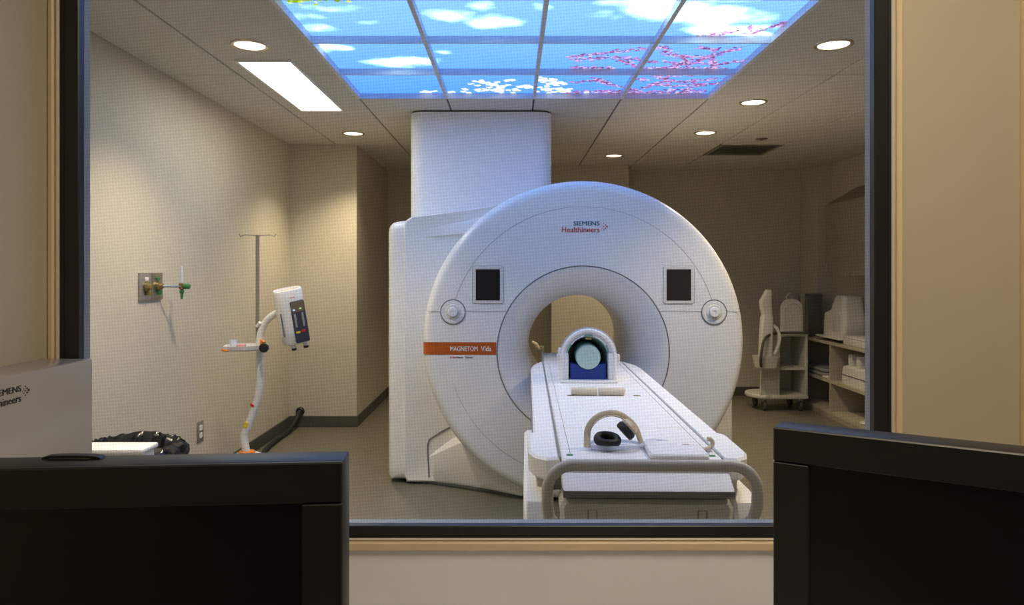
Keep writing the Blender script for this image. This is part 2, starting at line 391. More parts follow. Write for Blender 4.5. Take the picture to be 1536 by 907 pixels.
# backlit sky panels: 4 x 4 printed films set 37 mm up in a bar grid
rng = np.random.default_rng(5)
def lat_noise(n=64, seed=1):
    r = np.random.default_rng(seed); g = r.random((n, n))
    def fn(x, y):
        xi = np.floor(x).astype(int); yi = np.floor(y).astype(int); fx = x-xi; fy = y-yi
        fx = fx*fx*(3-2*fx); fy = fy*fy*(3-2*fy)
        G = lambda a_, b_: g[a_ % n, b_ % n]
        return (G(xi, yi)*(1-fx)+G(xi+1, yi)*fx)*(1-fy)+(G(xi, yi+1)*(1-fx)+G(xi+1, yi+1)*fx)*fy
    return fn
_n = lat_noise()
def fbm(x, y, s=1):
    return sum(_n(x*s*2**k+17*k, y*s*2**k+31*k)*.5**(k+1) for k in range(5))
clouds = [(-.66, 4.25, .24, .10, 1.4), (-.40, 4.06, .07, .05, .9), (-.31, 3.50, .13, .11, 1.2), (-.10, 3.57, .18, .10, 1.3), (-.14, 3.36, .10, .08, 1.1),
          (-1.00, 3.66, .16, .09, .9), (-.98, 3.50, .14, .06, .9), (-.84, 3.37, .22, .05, .9), (-.72, 3.56, .08, .04, .7), (-1.03, 3.99, .12, .08, 1.5), (.72, 3.41, .24, .13, 1.5),
          (.98, 3.50, .26, .13, 1.6), (1.12, 3.67, .24, .10, 1.6), (1.28, 3.75, .14, .06, 1.3), (.48, 3.47, .22, .08, .8), (.60, 3.30, .22, .1, 1.2), (.12, 3.36, .08, .05, .8), (.95, 3.2, .3, .12, 1.1),
          (-.5, 3.05, .3, .12, 1.1), (.2, 2.9, .35, .14, 1.0), (.9, 2.75, .3, .1, 1.1), (-.8, 2.75, .25, .12, .9)]
branches = [[(.32, 4.16), (.50, 4.10), (.64, 4.03), (.88, 3.98)], [(.36, 4.20), (.62, 4.16), (.86, 4.26)], [(.62, 4.2), (.78, 4.38)],
            [(.86, 4.05), (1.02, 4.2), (1.06, 4.36)], [(.92, 4.38), (1.08, 4.25), (1.20, 4.06), (1.28, 3.98)], [(.9, 4.25), (1.05, 4.30), (1.2, 4.26)], [(1.02, 3.96), (1.15, 4.02)],
            [(1.14, 4.10), (1.24, 4.38)], [(1.2, 4.33), (1.38, 4.22)], [(.9, 4.12), (1.12, 4.16)], [(.36, 4.36), (.62, 4.38)], [(.8, 4.39), (1.3, 4.39)],
            [(1.07, 3.76), (1.16, 3.70)], [(1.22, 3.77), (1.30, 3.67), (1.38, 3.58)], [(.98, 3.78), (1.12, 3.76)], [(1.24, 3.72), (1.20, 3.66)],
            [(.40, 4.72), (.55, 4.66), (.70, 4.80), (.86, 4.92)], [(.52, 4.60), (.64, 4.78)], [(.36, 4.98), (.7, 4.99), (1.0, 4.99)], [(.44, 4.95), (.66, 4.93), (.9, 4.97)],
            [(.88, 4.88), (1.0, 4.66), (1.12, 4.70)], [(.9, 4.74), (1.1, 4.82), (1.3, 4.74)], [(1.18, 4.98), (1.22, 4.80), (1.16, 4.64)], [(.94, 4.97), (1.16, 4.9), (1.34, 4.96)],
            [(1.1, 4.72), (1.34, 4.62)], [(1.02, 4.98), (1.3, 4.99)], [(.95, 4.6), (1.05, 4.72)], [(.8, 4.62), (.88, 4.66)], [(1.22, 4.84), (1.36, 4.72)], [(.9, 4.56), (1.34, 4.5)], [(.72, 4.5), (.95, 4.46)]]
spots = []; twigs = []
for b in branches:
    for (ax, ay), (bx_, by_) in zip(b[:-1], b[1:]):
        L = math.hypot(bx_-ax, by_-ay); n = int(L/.0042)
        twigs.append((ax, ay, bx_, by_))
        for k in range(n):
            t = rng.random(); jx, jy = rng.normal(0, .012), rng.normal(0, .017)
            c_ = [(.74, .52, .68), (.58, .38, .52), (.84, .72, .80), (.44, .28, .38), (.68, .47, .62)][rng.integers(5)]
            spots.append((ax+(bx_-ax)*t+jx, ay+(by_-ay)*t+jy, rng.uniform(.006, .013), *c_))
for bx_, by_, sx_, sy_, n in ((-.36, 4.95, .07, .05, 9), (-.22, 4.72, .05, .05, 7), (-.12, 4.76, .09, .07, 16), (-.01, 4.66, .04, .03, 4), (-.08, 4.93, .11, .05, 20),
                              (.08, 4.86, .08, .07, 12), (.22, 4.66, .07, .06, 12), (.29, 4.80, .07, .08, 20), (.30, 4.94, .09, .05, 22), (-.58, 4.94, .05, .03, 6)):
    for k in range(n):
        px_, py_ = bx_+rng.normal(0, sx_*.7), by_+rng.normal(0, sy_*.7)
        for q in range(4):
            t = q*math.pi/2+rng.random(); spots.append((px_+.011*math.cos(t), py_+.013*math.sin(t), .012, .97, .97, .93))
        spots.append((px_, py_, .004, .75, .75, .30))
for k in range(140):
    spots.append((-1.03+abs(rng.normal(0, .10)), 3.20+rng.normal(.03, .05), rng.uniform(.008, .016), *[(.70, .80, .06), (.50, .66, .05), (.86, .88, .25)][rng.integers(3)]))
spots = np.array(spots)
def s2l(c): return np.where(c <= .04045, c/12.92, ((c+.055)/1.055)**2.4)
def sky_print(x, y):
    dark = np.array([.37, .62, .93]); light = np.array([.55, .76, .98])
    t = np.clip((4.9-y)/1.7+(.2*(fbm(x, y, 2)-.5)), 0, 1)[:, None]
    col = dark*(1-t)+light*t
    dens = np.zeros_like(x); wx = x+.14*(fbm(x, y, 7)-.5); wy = y+.10*(fbm(x+9, y+4, 7)-.5)
    for cx_, cy_, rx, ry, am in clouds:
        dens = np.maximum(dens, am*np.exp(-(((wx-cx_)/rx)**2+((wy-cy_)/ry)**2)))
    dens = np.clip((dens*(.25+1.3*fbm(x, y, 8))-.36)*1.35, 0, 1)[:, None]
    col = col*(1-dens)+np.array([.99, .99, .99])*dens
    for ax, ay, bx_, by_ in twigs:
        L2 = (bx_-ax)**2+(by_-ay)**2; tt = np.clip(((x-ax)*(bx_-ax)+(y-ay)*(by_-ay))/L2, 0, 1)
        d = np.hypot(x-ax-tt*(bx_-ax), y-ay-tt*(by_-ay)); k = (d < .0045)
        col[k] = [.36, .22, .36]
    sel = spots[(spots[:, 0] > x.min()-.03) & (spots[:, 0] < x.max()+.03) & (spots[:, 1] > y.min()-.03) & (spots[:, 1] < y.max()+.03)]
    for s_ in sel:
        k = ((x-s_[0])**2+(y-s_[1])**2) < s_[2]**2
        col[k] = s_[3:6]
    return s2l(col)*(np.array([.78, .83, 1.14])*(1-dens)+np.array([1.6, 2.15, 2.35])*dens)      # clear film in the clouds lets most light through
sky = thing('sky_light_panel_array', 'grid of backlit ceiling panels printed with blue sky, clouds and pink blossom', 'ceiling light', ((SX0+SX1)/2, (SY0+SY1)/2, ZC))
for i in range(4):
    for j in range(5):
        x0, y1 = SX0+.61*i, SY1-.61*j; y0 = y1-.61
        nx_, ny_ = (110, 56) if j < 3 else (16, 10)
        xs = np.linspace(x0+.004, x0+.606, nx_+1); ys = np.linspace(y0+.004, y1-.004, ny_+1)
        X, Y = np.meshgrid(xs, ys); X = X.ravel(); Y = Y.ravel()
        me = bpy.data.meshes.new('printed_panel'); og = sky.location
        fs = [(r*(nx_+1)+c, (r+1)*(nx_+1)+c, (r+1)*(nx_+1)+c+1, r*(nx_+1)+c+1) for r in range(ny_) for c in range(nx_)]
        me.from_pydata([(a_-og.x, b_-og.y, .037) for a_, b_ in zip(X, Y)], [], fs)
        col = sky_print(X.copy(), Y.copy())
        at = me.color_attributes.new('print', 'FLOAT_COLOR', 'POINT')
        at.data.foreach_set('color', np.concatenate([col, np.ones((len(col), 1))], 1).astype(np.float32).ravel())
        me.materials.append(M['sky'])
        o = bpy.data.objects.new('printed_panel', me); C.objects.link(o); o.parent = sky
for i in range(5):
    obj('grid_bar', MB().box(SX0+.61*i-.011, SX0+.61*i+.011, SY0-.011, SY1+.011, ZC-.001, ZC+.045), 'bar', sky, smooth=0)
for j in range(6):
    obj('grid_bar', MB().box(SX0-.011, SX1+.011, SY0+.61*j-.007, SY0+.61*j+.007, ZC-.0005, ZC+.045), 'bar', sky, smooth=0)
obj('light_box', MB().box(SX0-.01, SX1+.01, SY0-.01, SY1+.01, ZC+.045, ZC+.055), 'white', sky, smooth=0)

# fluorescent troffer
t = thing('fluorescent_light', 'long narrow white fluorescent fixture set in the ceiling tiles', 'ceiling light', (-1.413, 4.715, ZC-.02))
fm = MB()
for b in ((-1.575, -1.560, 4.08, 5.35), (-1.266, -1.251, 4.08, 5.35), (-1.56, -1.266, 4.08, 4.095), (-1.56, -1.266, 5.335, 5.35)): fm.box(*b, ZC-.012, ZC+.002)
obj('housing_rim', fm, 'white', t)
obj('lens', MB().box(-1.56, -1.266, 4.095, 5.335, ZC-.006, ZC-.001), 'tube', t, smooth=0)
for k in range(1, 3): obj('louver_rib', MB().box(-1.56+.098*k-.002, -1.56+.098*k+.002, 4.095, 5.335, ZC-.010, ZC-.006), 'white2', t)

# recessed downlights
DL = [(-1.395, 3.82, 'beside the long fluorescent fixture, on the scanner window side'), (-1.386, 6.27, 'between the long fluorescent fixture and the wall column'),
      (1.706, 3.81, 'with a wide bright ring, beside the blossom panels near the window'), (1.717, 5.11, 'just past the corner of the blossom panels'),
      (-1.39, 2.45, 'added out of view nearest the window frame, on the gas outlet side'), (1.71, 2.50, 'added out of view nearest the window frame, on the wall cabinet side'),  # unseen pair, added to brighten the table and the scanner face
      (1.68, 6.24, 'beside the square ceiling vent'), (1.06, 7.47, 'near the back wall behind the scanner')]
for x, y, lab in DL:
    t = thing('downlight', 'round recessed ceiling downlight '+lab, 'ceiling light', (x, y, ZC-.012), 'recessed downlights')
    obj('trim_ring', MB().loft([[(x+r*math.cos(k*math.pi/20), y+r*math.sin(k*math.pi/20), z) for k in range(40)] for r, z in ((.100, ZC), (.097, ZC-.006), (.088, ZC-.008), (.080, ZC-.004), (.078, ZC+.0))], False, False), 'reflector', t)
    obj('lens', MB().lathe([(.079, -.003), (.06, -.0035), (.001, -.004)], (x, y, ZC), seg=32), 'lamp', t)
    ld = bpy.data.lights.new('downlight_bulb', 'SPOT'); ld.energy = DOWN_W; ld.color = DOWN_COL
    ld.spot_size = math.radians(118); ld.spot_blend = .75; ld.shadow_soft_size = .06
    lo = bpy.data.objects.new('downlight_bulb', ld); C.objects.link(lo); lo.parent = t; lo.location = (0, 0, -.012)

# air vent and sprinkler plate
t = thing('ceiling_vent', 'square metal air vent let into the ceiling tiles', 'vent', (2.289, 7.145, ZC-.01))
vm = MB()
for b in ((1.984, 2.02, 6.84, 7.45), (2.558, 2.594, 6.84, 7.45), (2.02, 2.558, 6.84, 6.876), (2.02, 2.558, 7.414, 7.45)): vm.box(*b, ZC-.004, ZC+.01)
obj('frame', vm, 'vent', t)
obj('backing', MB().box(2.0, 2.58, 6.85, 7.44, ZC+.045, ZC+.05), 'darkgrey', t)
for k in range(9):
    y = 6.90+.058*k
    obj('slat', MB().prism([(y, ZC), (y+.035, ZC+.028), (y+.037, ZC+.026), (y+.002, ZC-.002)], 'x', 2.02, 2.558), 'vent', t)
t = thing('sprinkler_plate', 'small dark round sprinkler plate on the ceiling near the vent', 'sprinkler', (2.27, 6.53, ZC-.014))
obj('plate', MB().lathe([(.055, 0), (.052, -.006), (.02, -.01)], (2.27, 6.53, ZC), seg=24), 'vent', t)
obj('nozzle', MB().lathe([(.012, -.008), (.010, -.014), (.004, -.014)], (2.27, 6.53, ZC), seg=12), 'darkgrey', t)

# control room ceiling lamp (above the desk)
t = thing('control_ceiling_light', 'square warm ceiling panel lamp over the control desk', 'ceiling light', (.45, .40, 2.47))
obj('frame', MB().box(.13, .77, .08, .72, 2.485, 2.5), 'white', t); obj('lens', MB().box(.16, .74, .11, .69, 2.479, 2.4845), 'ctrl_lamp', t, smooth=0)

# ------------------------------------------------------------------ MRI scanner (built in its own frame: x right, y towards the back, face at y=0)
AX = (.455, 4.60, 0); YAW = -.02
mri = thing('mri_scanner', 'large white MRI scanner with round face, orange stripe and open bore', 'scanner', AX, rotz=YAW, local=True)
NS = 256; CZ, BZ = 1.035, .965
def ring(r, y, cz): return [(r*math.cos(2*math.pi*k/NS), y, cz+r*math.sin(2*math.pi*k/NS)) for k in range(NS)]
obj('face_cover', MB().loft([ring(r, y, cz) for r, y, cz in ((.95, .62, CZ), (.99, .5, CZ), (1.015, .32, CZ), (1.028, .20, CZ), (1.034, .13, CZ), (1.034, .07, CZ), (1.027, .035, CZ), (1.012, .012, CZ), (.99, .002, CZ), (.965, 0, CZ), (.556, 0, BZ), (.553, .006, BZ), (.553, .03, BZ))], False, False), 'white', mri)
obj('bore_liner', MB().loft([ring(r, y, BZ) for r, y in ((.549, .03), (.549, .003), (.545, 0), (.53, .003), (.50, .018), (.462, .055), (.43, .105), (.40, .18), (.375, .27), (.357, .37), (.35, .46), (.35, 1.2), (.365, 1.4), (.41, 1.58), (.47, 1.70), (.52, 1.76))], False, False), 'bore', mri)
def ray(poly, cz, t):
    dx, dz = math.cos(t), math.sin(t); best = 0
    n = len(poly)
    for i in range(n):
        (ax, az), (bx_, bz_) = poly[i], poly[(i+1) % n]; az -= cz; bz_ -= cz
        den = dx*(bz_-az)-dz*(bx_-ax)
        if abs(den) < 1e-12: continue
        u = (ax*(bz_-az)-az*(bx_-ax))/den; v = (ax*dz-az*dx)/den
        if u > 0 and -1e-9 <= v <= 1+1e-9: best = max(best, u)
    return best
def prof(left, top, right):
    tl = [(left+.07*(1-math.cos(t)), top-.07*(1-math.sin(t))) for t in [math.radians(a_) for a_ in range(0, 91, 15)]]
    arc = [(-.75, top+.05), (-.45, top+.105), (-.15, top+.135), (.1, top+.13), (.4, top+.06)]
    rt = [(.40+.66*math.sin(t)*right/1.06, 1.22+.64*math.cos(t)) for t in [math.radians(a_) for a_ in range(15, 91, 15)]]
    return [(left, .02)]+tl+arc+rt+[(right, .02)]
def pring(poly, y, cz=1.0, s=1.0):
    out = []
    for k in range(NS):
        t = 2*math.pi*k/NS; u = ray(poly, cz, t)*s; out.append((u*math.cos(t), y, cz+u*math.sin(t)))
    return out
RP = prof(-1.335, 1.835, 1.07); BP = prof(-1.215, 1.865, 1.06)
obj('rear_cover', MB().loft([pring(RP, .39, s=.86), pring(RP, .388, s=.93), pring(RP, .394, s=.965), pring(RP, .41, s=.985), pring(RP, .45, s=1), pring(RP, 1.70, s=1), pring(RP, 1.76, s=.98), [(.5*math.cos(2*math.pi*k/NS), 1.765, BZ+.5*math.sin(2*math.pi*k/NS)) for k in range(NS)]], False, False), 'white', mri)
b0 = pring(BP, .375); c1 = [(.955*math.cos(2*math.pi*k/NS), .43, CZ+.955*math.sin(2*math.pi*k/NS)) for k in range(NS)]
rs = [[(x*.99, .45, 1+(z-1)*.99) for x, y, z in b0], [(x*1.0, .39, z) for x, y, z in b0], [(x*.992, .372, 1+(z-1)*.992) for x, y, z in b0]]
for s_ in (.08, .2, .4, .6, .8, 1):
    q = s_**.8
    rs.append([(b[0]*(1-q)+c[0]*q, b[1]*(1-s_)+c[1]*s_, b[2]*(1-q)+c[2]*q) for b, c in zip(b0, c1)])
obj('body_cover', MB().loft(rs, False, False), 'white', mri)
# low fairing that closes the gap between the round face and the floor
def fair(X):                                   # front outline of the fairing (y, z) at offset X from the axis
    q = max(0, min(1, (1.08-abs(X))/.68)); yf_ = .385-.305*q**1.5
    hh = math.sqrt(max(0, 1.034**2-min(1.03, abs(X))**2)); zt_ = max(.05, min(CZ-hh+.05, .36-.6*max(0, abs(X)-.80)))
    return [(yf_, .03), (yf_+.006, .03+.85*(zt_-.03)), (max(yf_+.03, .41), zt_)]
fa = MB(); cols = []
for X in np.linspace(-1.2, 1.04, 113):
    pr_ = fair(X)
    cols.append([(X, .57, .012), (X, pr_[0][0]+.012, .012)]+[(X, y_, z_) for y_, z_ in pr_]+[(X, .57, pr_[2][1]+.01)])
obj('base_fairing', fa.loft(cols, True, True, closed=False), 'white', mri)
obj('base_shadow_strip', MB().prism([(-1.12, .42), (-.40, .09), (.40, .09), (1.0, .38), (1.0, 1.6), (-1.2, 1.6), (-1.2, .44)], 'z', .0, .014), 'darkgrey', mri)  # thin dark slab drawn as the shadow line under the scanner covers
# seams
def seam(pts, r=.0022, n='panel_seam', cl=False): obj(n, MB().tube(pts, r, 6, cl), 'seam', mri)
seam([(.862*math.cos(t), -.0004, CZ+.862*math.sin(t)) for t in np.linspace(math.radians(16), math.radians(164), 60)], .0010)
seam([(.875*math.cos(t), -.0004, CZ+.875*math.sin(t)) for t in np.linspace(math.radians(198), math.radians(262), 40)], .0010)
seam([(.551*math.cos(t), -.0002, BZ+.551*math.sin(t)) for t in np.linspace(0, 2*math.pi, 97)[:-1]], .0015, cl=True)
seam([(-1.0, -.0004, 1.225), (-.915, -.0004, 1.225)], .0014); seam([(-.755, -.0004, 1.225), (-.485, -.0004, 1.225)], .0014)
seam([(1.0, -.0004, 1.225), (.915, -.0004, 1.225)], .0014); seam([(.755, -.0004, 1.225), (.485, -.0004, 1.225)], .0014)
def on_body(X, Z):                             # height of the body cover's front at X,Z (its local y)
    best = None
    for t_ in np.linspace(0, 1, 80):
        q = t_**.8
        k = (math.atan2(Z-1, X) % (2*math.pi))/(2*math.pi)*NS; i = int(k) % NS; j = (i+1) % NS; fr_ = k-int(k)
        def L(a_): return (a_[i][0]*(1-fr_)+a_[j][0]*fr_, a_[i][2]*(1-fr_)+a_[j][2]*fr_)
        bx_, bz_ = L(b0); cx_, cz_ = L(c1); x_, z_ = bx_*(1-q)+cx_*q, bz_*(1-q)+cz_*q
        d = math.hypot(x_, z_-1)-math.hypot(X, Z-1)
        if best is None or abs(d) < best[0]: best = (abs(d), b0[i][1]*(1-t_)+c1[i][1]*t_)
    return best[1]
def on_fairing(X, Z):
    pr_ = fair(X)
    for (y0_, z0_), (y1_, z1_) in zip(pr_[:-1], pr_[1:]):
        if Z <= z1_: return y0_+(y1_-y0_)*max(0, (Z-z0_))/(z1_-z0_)
    return 9
pts = [(-1.04, .05), (-1.045, .13), (-1.05, .20), (-1.052, .27), (-1.04, .31), (-1.0, .335), (-.96, .36), (-.93, .375), (-.86, .41)]
seam([(x, min(on_fairing(x, z), on_body(x, z))-.003, z) for x, z in pts], .0045, 'service_door_seam')
# displays
for s_ in (-1, 1):
    x = .61*s_
    d = obj('display', MB().prism(rrect(x-.098, x+.098, 1.276, 1.516, .014), 'y', -.006, .01, .002), 'white2', mri)
    obj('display_seam', MB().tube([(p[0], -.0012, p[1]) for p in rrect(x-.099, x+.099, 1.275, 1.517, .015)], .0014, 6, True), 'seam', d)
    obj('glass', MB().prism(rrect(x-.078, x+.078, 1.296, 1.496, .003), 'y', -.0075, .0, .001), 'screen', d)
    kx = .835*s_
    kb = obj('control_knob', MB().lathe([(.077, .004), (.077, -.003), (.066, -.006), (.056, -.004), (.05, -.003), (.001, -.003)], (kx, 0, 1.222), 'y', 40), 'white', mri)
    obj('knob_ring', MB().tube([(kx+.0785*math.cos(t), -.002, 1.222+.0785*math.sin(t)) for t in np.linspace(0, 2*math.pi, 41)[:-1]], .0035, 6, True), 'seam', kb)
    obj('knob_button', MB().lathe([(.034, -.002), (.033, -.02), (.028, -.026), (.012, -.027), (.01, -.024), (.001, -.024)], (kx, 0, 1.222), 'y', 32), 'white', kb)
    obj('knob_collar', MB().lathe([(.05, -.002), (.046, -.009), (.036, -.009), (.034, -.003)], (kx, 0, 1.222), 'y', 32, False), 'white2', kb)
# orange stripe wraps the rim
pr = [(.965, 0), (.99, .002), (1.012, .012), (1.027, .035), (1.034, .07), (1.034, .13)]
sm = MB()
for z0, z1 in ((.947, 1.027),):
    xs = [(-.556, 0)]+[(-r, y) for r, y in pr]
    ro = []
    for x, y in xs:
        ro.append([(x-(.0012 if abs(x) > .96 else 0), y-.0015, z) for z in (z0, z1)])
    sm.loft(ro, False, False, closed=False)
st_ = obj('orange_stripe', sm, 'orange', mri)
obj('lettering', lettering('MAGNETOM', -.853, -.0022, .971, .176, .030, .0012), 'whiteink', st_)
obj('lettering', lettering('Vida', -.655, -.0022, .971, .066, .031, .0012), 'whiteink', st_)
obj('lettering', lettering('A', -.852, -.0012, .925, .010, .012), 'ink', mri); obj('lettering', lettering('Bio', -.837, -.0012, .925, .022, .012), 'redink', mri)
obj('lettering', lettering('Matrix', -.813, -.0012, .925, .046, .012), 'ink', mri); obj('lettering', lettering('System', -.755, -.0012, .925, .048, .012), 'ink', mri)
obj('lettering', lettering('SIEMENS', -.062, -.0015, 1.776, .166, .028, .0016), 'teal', mri)
obj('lettering', lettering('Healthineers', -.136, -.0015, 1.733, .240, .034, .0014), 'redink', mri)
dots = [(.1535, 1.7685, .0062), (.143, 1.779, .005), (.143, 1.758, .005), (.132, 1.789, .0038), (.132, 1.748, .0038), (.132, 1.7685, .0034), (.122, 1.779, .0026), (.122, 1.758, .0026)]
dm = MB()
for x, z, r in dots: dm.lathe([(r, 0), (r, -.0012), (.0005, -.0013)], (x, -.0003, z), 'y', 10)
obj('logo_dots', dm, 'redink', mri)

# tower of ducts and cables between scanner and ceiling
TWR = rrect(-.767, .299, 5.36, 6.35, .10, 10)
t = thing('cable_tower', 'tall white boxed duct rising from the scanner to the ceiling', 'duct', (-.234, 5.85, 1.80))
def cover_top(x):
    X = max(-1.29, min(1.0, x-AX[0]-.02)); best = 0
    for (ax, az), (bx_, bz_) in zip(RP[:-1], RP[1:]):
        if ax <= X <= bx_ and bx_ > ax: best = max(best, az+(bz_-az)*(X-ax)/(bx_-ax))
    return best+.004
TW2 = []
for i in range(len(TWR)):
    a_, b_ = TWR[i], TWR[(i+1) % len(TWR)]; n = max(1, int(math.hypot(b_[0]-a_[0], b_[1]-a_[1])/.05))
    TW2 += [(a_[0]+(b_[0]-a_[0])*k/n, a_[1]+(b_[1]-a_[1])*k/n) for k in range(n)]
obj('shell', MB().loft([[(x, y, cover_top(x)) for x, y in TW2], [(x, y, ZC-.014) for x, y in TW2]], False, True), 'tower', t)
obj('shadow_gap', MB().prism(inset(TWR, .012), 'z', ZC-.014, ZC+.001), 'darkgrey', t)

# ------------------------------------------------------------------ patient table (same frame as the scanner)
tb = thing('patient_table', 'white patient table with grey bar handle docked at the scanner', 'table', AX, rotz=YAW, local=True)
TZ = .90
obj('table_top', MB().prism(rrect(-.252, .252, -2.37, .55, .02), 'z', TZ-.05, TZ, .006), 'tabletop', tb)
for s_ in (-1, 1):
    o = [(.257, -2.33), (.30, -2.345), (.338, -2.31), (.356, -2.25), (.358, -2.02), (.350, -1.99), (.338, -1.975), (.336, -.25), (.325, -.12), (.300, -.02), (.257, .1)]
    o = [(s_*x, y) for x, y in o]
    if s_ < 0: o = o[::-1]
    obj('side_rail', MB().prism(o, 'z', TZ-.075, TZ-.004, .008), 'tabletop', tb)
    obj('top_groove', MB().box(s_*.2545-.0025, s_*.2545+.0025, -2.33, .05, TZ-.03, TZ-.004), 'grey', tb, smooth=0)
    obj('inlay_line', MB().box(s_*.222-.001, s_*.222+.001, -2.3, -.05, TZ-.001, TZ+.0006), 'grey', tb, smooth=0)
    o = obj('rail_strip', MB().box(s_*.338-.003, s_*.338+.003, -1.97, -.3, TZ-.066, TZ-.02), 'steel', tb)
    obj('under_rail', MB().box(min(s_*.20, s_*.318), max(s_*.20, s_*.318), -2.2, -.05, TZ-.15, TZ-.075, .01), 'white2', tb)
    obj('recess_grip', MB().prism(rrect(s_*.155-.017, s_*.155+.017, -1.24, -1.215, .01), 'z', TZ-.001, TZ+.0012), 'brass', tb)
    obj('position_label', MB().box(s_*.225-.010, s_*.225+.010, -2.330, -2.312, TZ, TZ+.0012), 'green', tb, smooth=0)
obj('cross_line', MB().box(-.24, .24, -1.92, -1.917, TZ, TZ+.0006), 'pad', tb, smooth=0)
# sloped nose under the bar
obj('end_nose', MB().prism([(-2.36, .890), (-2.40, .886), (-2.412, .876), (-2.47, .842), (-2.478, .834), (-2.40, .82), (-2.3, .82)], 'x', -.253, .253, .004), 'tabletop', tb)
obj('nose_lip', MB().prism([(-2.478, .834), (-2.476, .818), (-2.46, .808), (-2.3, .808), (-2.3, .82), (-2.40, .82)], 'x', -.253, .253), 'lip', tb)
obj('nose_ledge', MB().box(-.262, .262, -2.418, -2.39, .874, .881, .003), 'tabletop', tb)
hp = []
for t_ in np.linspace(0, 1, 9): hp.append((-.302+.075*(1-math.cos(t_*math.pi/2)), -2.53, .925-.075+.075*math.sin(t_*math.pi/2)))
left = [(-.235, -2.36, .40), (-.265, -2.43, .60), (-.285, -2.48, .70), (-.297, -2.51, .77), (-.302, -2.525, .81)]
path = smooth_path(left, 4)+hp+[(x*-1, y, z) for x, y, z in hp[::-1]]+[(-x, y, z) for x, y, z in smooth_path(left, 4)[::-1]]
obj('bar_handle', MB().tube(path, [.025 if p[2] < .76 else .0170 for p in path], 14, sq=(1, .85)), 'handle', tb)
obj('front_panel', MB().prism([(-.25, .795), (.25, .795), (.262, .77), (.215, .35), (.20, .12), (-.20, .12), (-.215, .35), (-.262, .77)], 'y', -2.44, -2.30, .012), 'panelbeige', tb)
for s_ in (-1, 1):
    obj('panel_slot', MB().tube([(s_*.165-.014, -2.4412, .60), (s_*.165-.012, -2.4412, .765), (s_*.165+.014, -2.4412, .765), (s_*.165+.012, -2.4412, .60)], .0012, 6), 'lip', tb)
    o = [(-2.36, .08), (-2.36, .70), (-2.33, .755), (-2.26, .775), (-1.4, .775), (-1.3, .70), (-1.3, .35), (-1.5, .30), (-2.1, .30), (-2.2, .45), (-2.25, .62), (-2.29, .64), (-2.30, .08)]
    obj('side_shell', MB().prism(o, 'x', s_*.29, s_*.372, .012), 'tabletop', tb)
    obj('shell_lining', MB().box(min(s_*.29, s_*.34), max(s_*.29, s_*.34), -2.2, -1.45, .28, .70), 'darkgrey', tb)
    obj('bracket', MB().box(min(s_*.27, s_*.33), max(s_*.27, s_*.33), -2.24, -2.12, .76, .84, .008), 'panelbeige', tb)
    for yy in (-2.25, -1.4):
        c_ = obj('caster', MB().lathe([(.02, -.022), (.055, -.020), (.06, -.012), (.06, .012), (.055, .020), (.02, .022)], (s_*.315, yy, .06), 'x', 24), 'darkgrey', tb)
obj('chassis', MB().prism(rrect(-.30, .30, -2.3, -1.0, .05), 'z', .12, .24, .02), 'white2', tb)
obj('lift_column', MB().box(-.20, .20, -2.25, -1.1, .24, .84, .02), 'panelbeige', tb)
obj('docking_arm', MB().box(-.24, .24, -1.1, .02, .50, .78, .03), 'white2', tb)

# ---- things lying on the table: helper that converts table-frame points to the world
cY, sY = math.cos(YAW), math.sin(YAW)
def T(x, y): return (AX[0]+x*cY-y*sY, AX[1]+x*sY+y*cY)
def tthing(name, label, cat, x, y, rot=0, group=None):
    wx, wy = T(x, y); return thing(name, label, cat, (wx, wy, TZ), group, YAW+rot, local=True)
# head coil
hc = tthing('head_coil', 'white arched head coil standing on the table at the bore', 'coil', -.036, -.80)
def arch(wd, h, n=24):
    r = wd; pts = [(-wd, 0)]
    for k in range(n+1):
        t_ = math.pi-math.pi*k/n; pts.append((r*math.cos(t_), h-r+r*math.sin(t_)))
    return pts+[(wd, 0)]
def arch_shell(mb, wo, ho, wi, hi, y0, y1):
    a_, b_ = arch(wo, ho), arch(wi, hi)
    k_ = .80
    rings = [[(p[0], y0, p[1]) for p in b_], [(p[0], y0, p[1]) for p in a_], [(p[0]*k_, y1, p[1]*k_) for p in a_], [(p[0]*k_, y1, p[1]*k_) for p in b_], [(p[0], y0, p[1]) for p in b_]]
    return mb.loft(rings, False, False, closed=False)
obj('outer_shell', arch_shell(MB(), .150, .290, .118, .252, -.02, .30), 'clearshell', hc)
obj('front_rim', MB().tube([(p[0]*.9, -.02, p[1]*.925+.004) for p in arch(.150, .290)], .0165, 10, sq=(.6, 1)), 'white', hc)
obj('inner_shell', arch_shell(MB(), .116, .248, .106, .236, .03, .29), 'tealgel', hc)
for s_ in (-1, 1):
    obj('side_wing', MB().box(min(s_*.104, s_*.15), max(s_*.104, s_*.15), -.03, .25, .001, .155, .01), 'white', hc)
    obj('latch', MB().box(min(s_*.150, s_*.166), max(s_*.150, s_*.166), -.02, .02, .115, .145, .004), 'white2', hc)
    obj('inner_band', MB().tube([(.108*math.cos(t_), -.006, .138+.108*math.sin(t_)) for t_ in np.linspace(math.pi/2-s_*.22, math.pi/2-s_*1.0, 9)], .012, 8, sq=(1.5, .5)), 'white', hc)
obj('back_wall', MB().prism(arch(.086, .19), 'y', .27, .285), 'tealgel', hc)
obj('coil_base', MB().box(-.15, .15, -.06, .31, .0005, .012, .004), 'white', hc)
obj('top_latch', MB().box(-.016, .016, -.034, .0, .226, .238, .003), 'brass', hc)
bf = tthing('foam_block', 'blue foam block lying inside the head coil', 'foam block', -.036, -.78)
bf.location.z = TZ+.0125
bw = .094
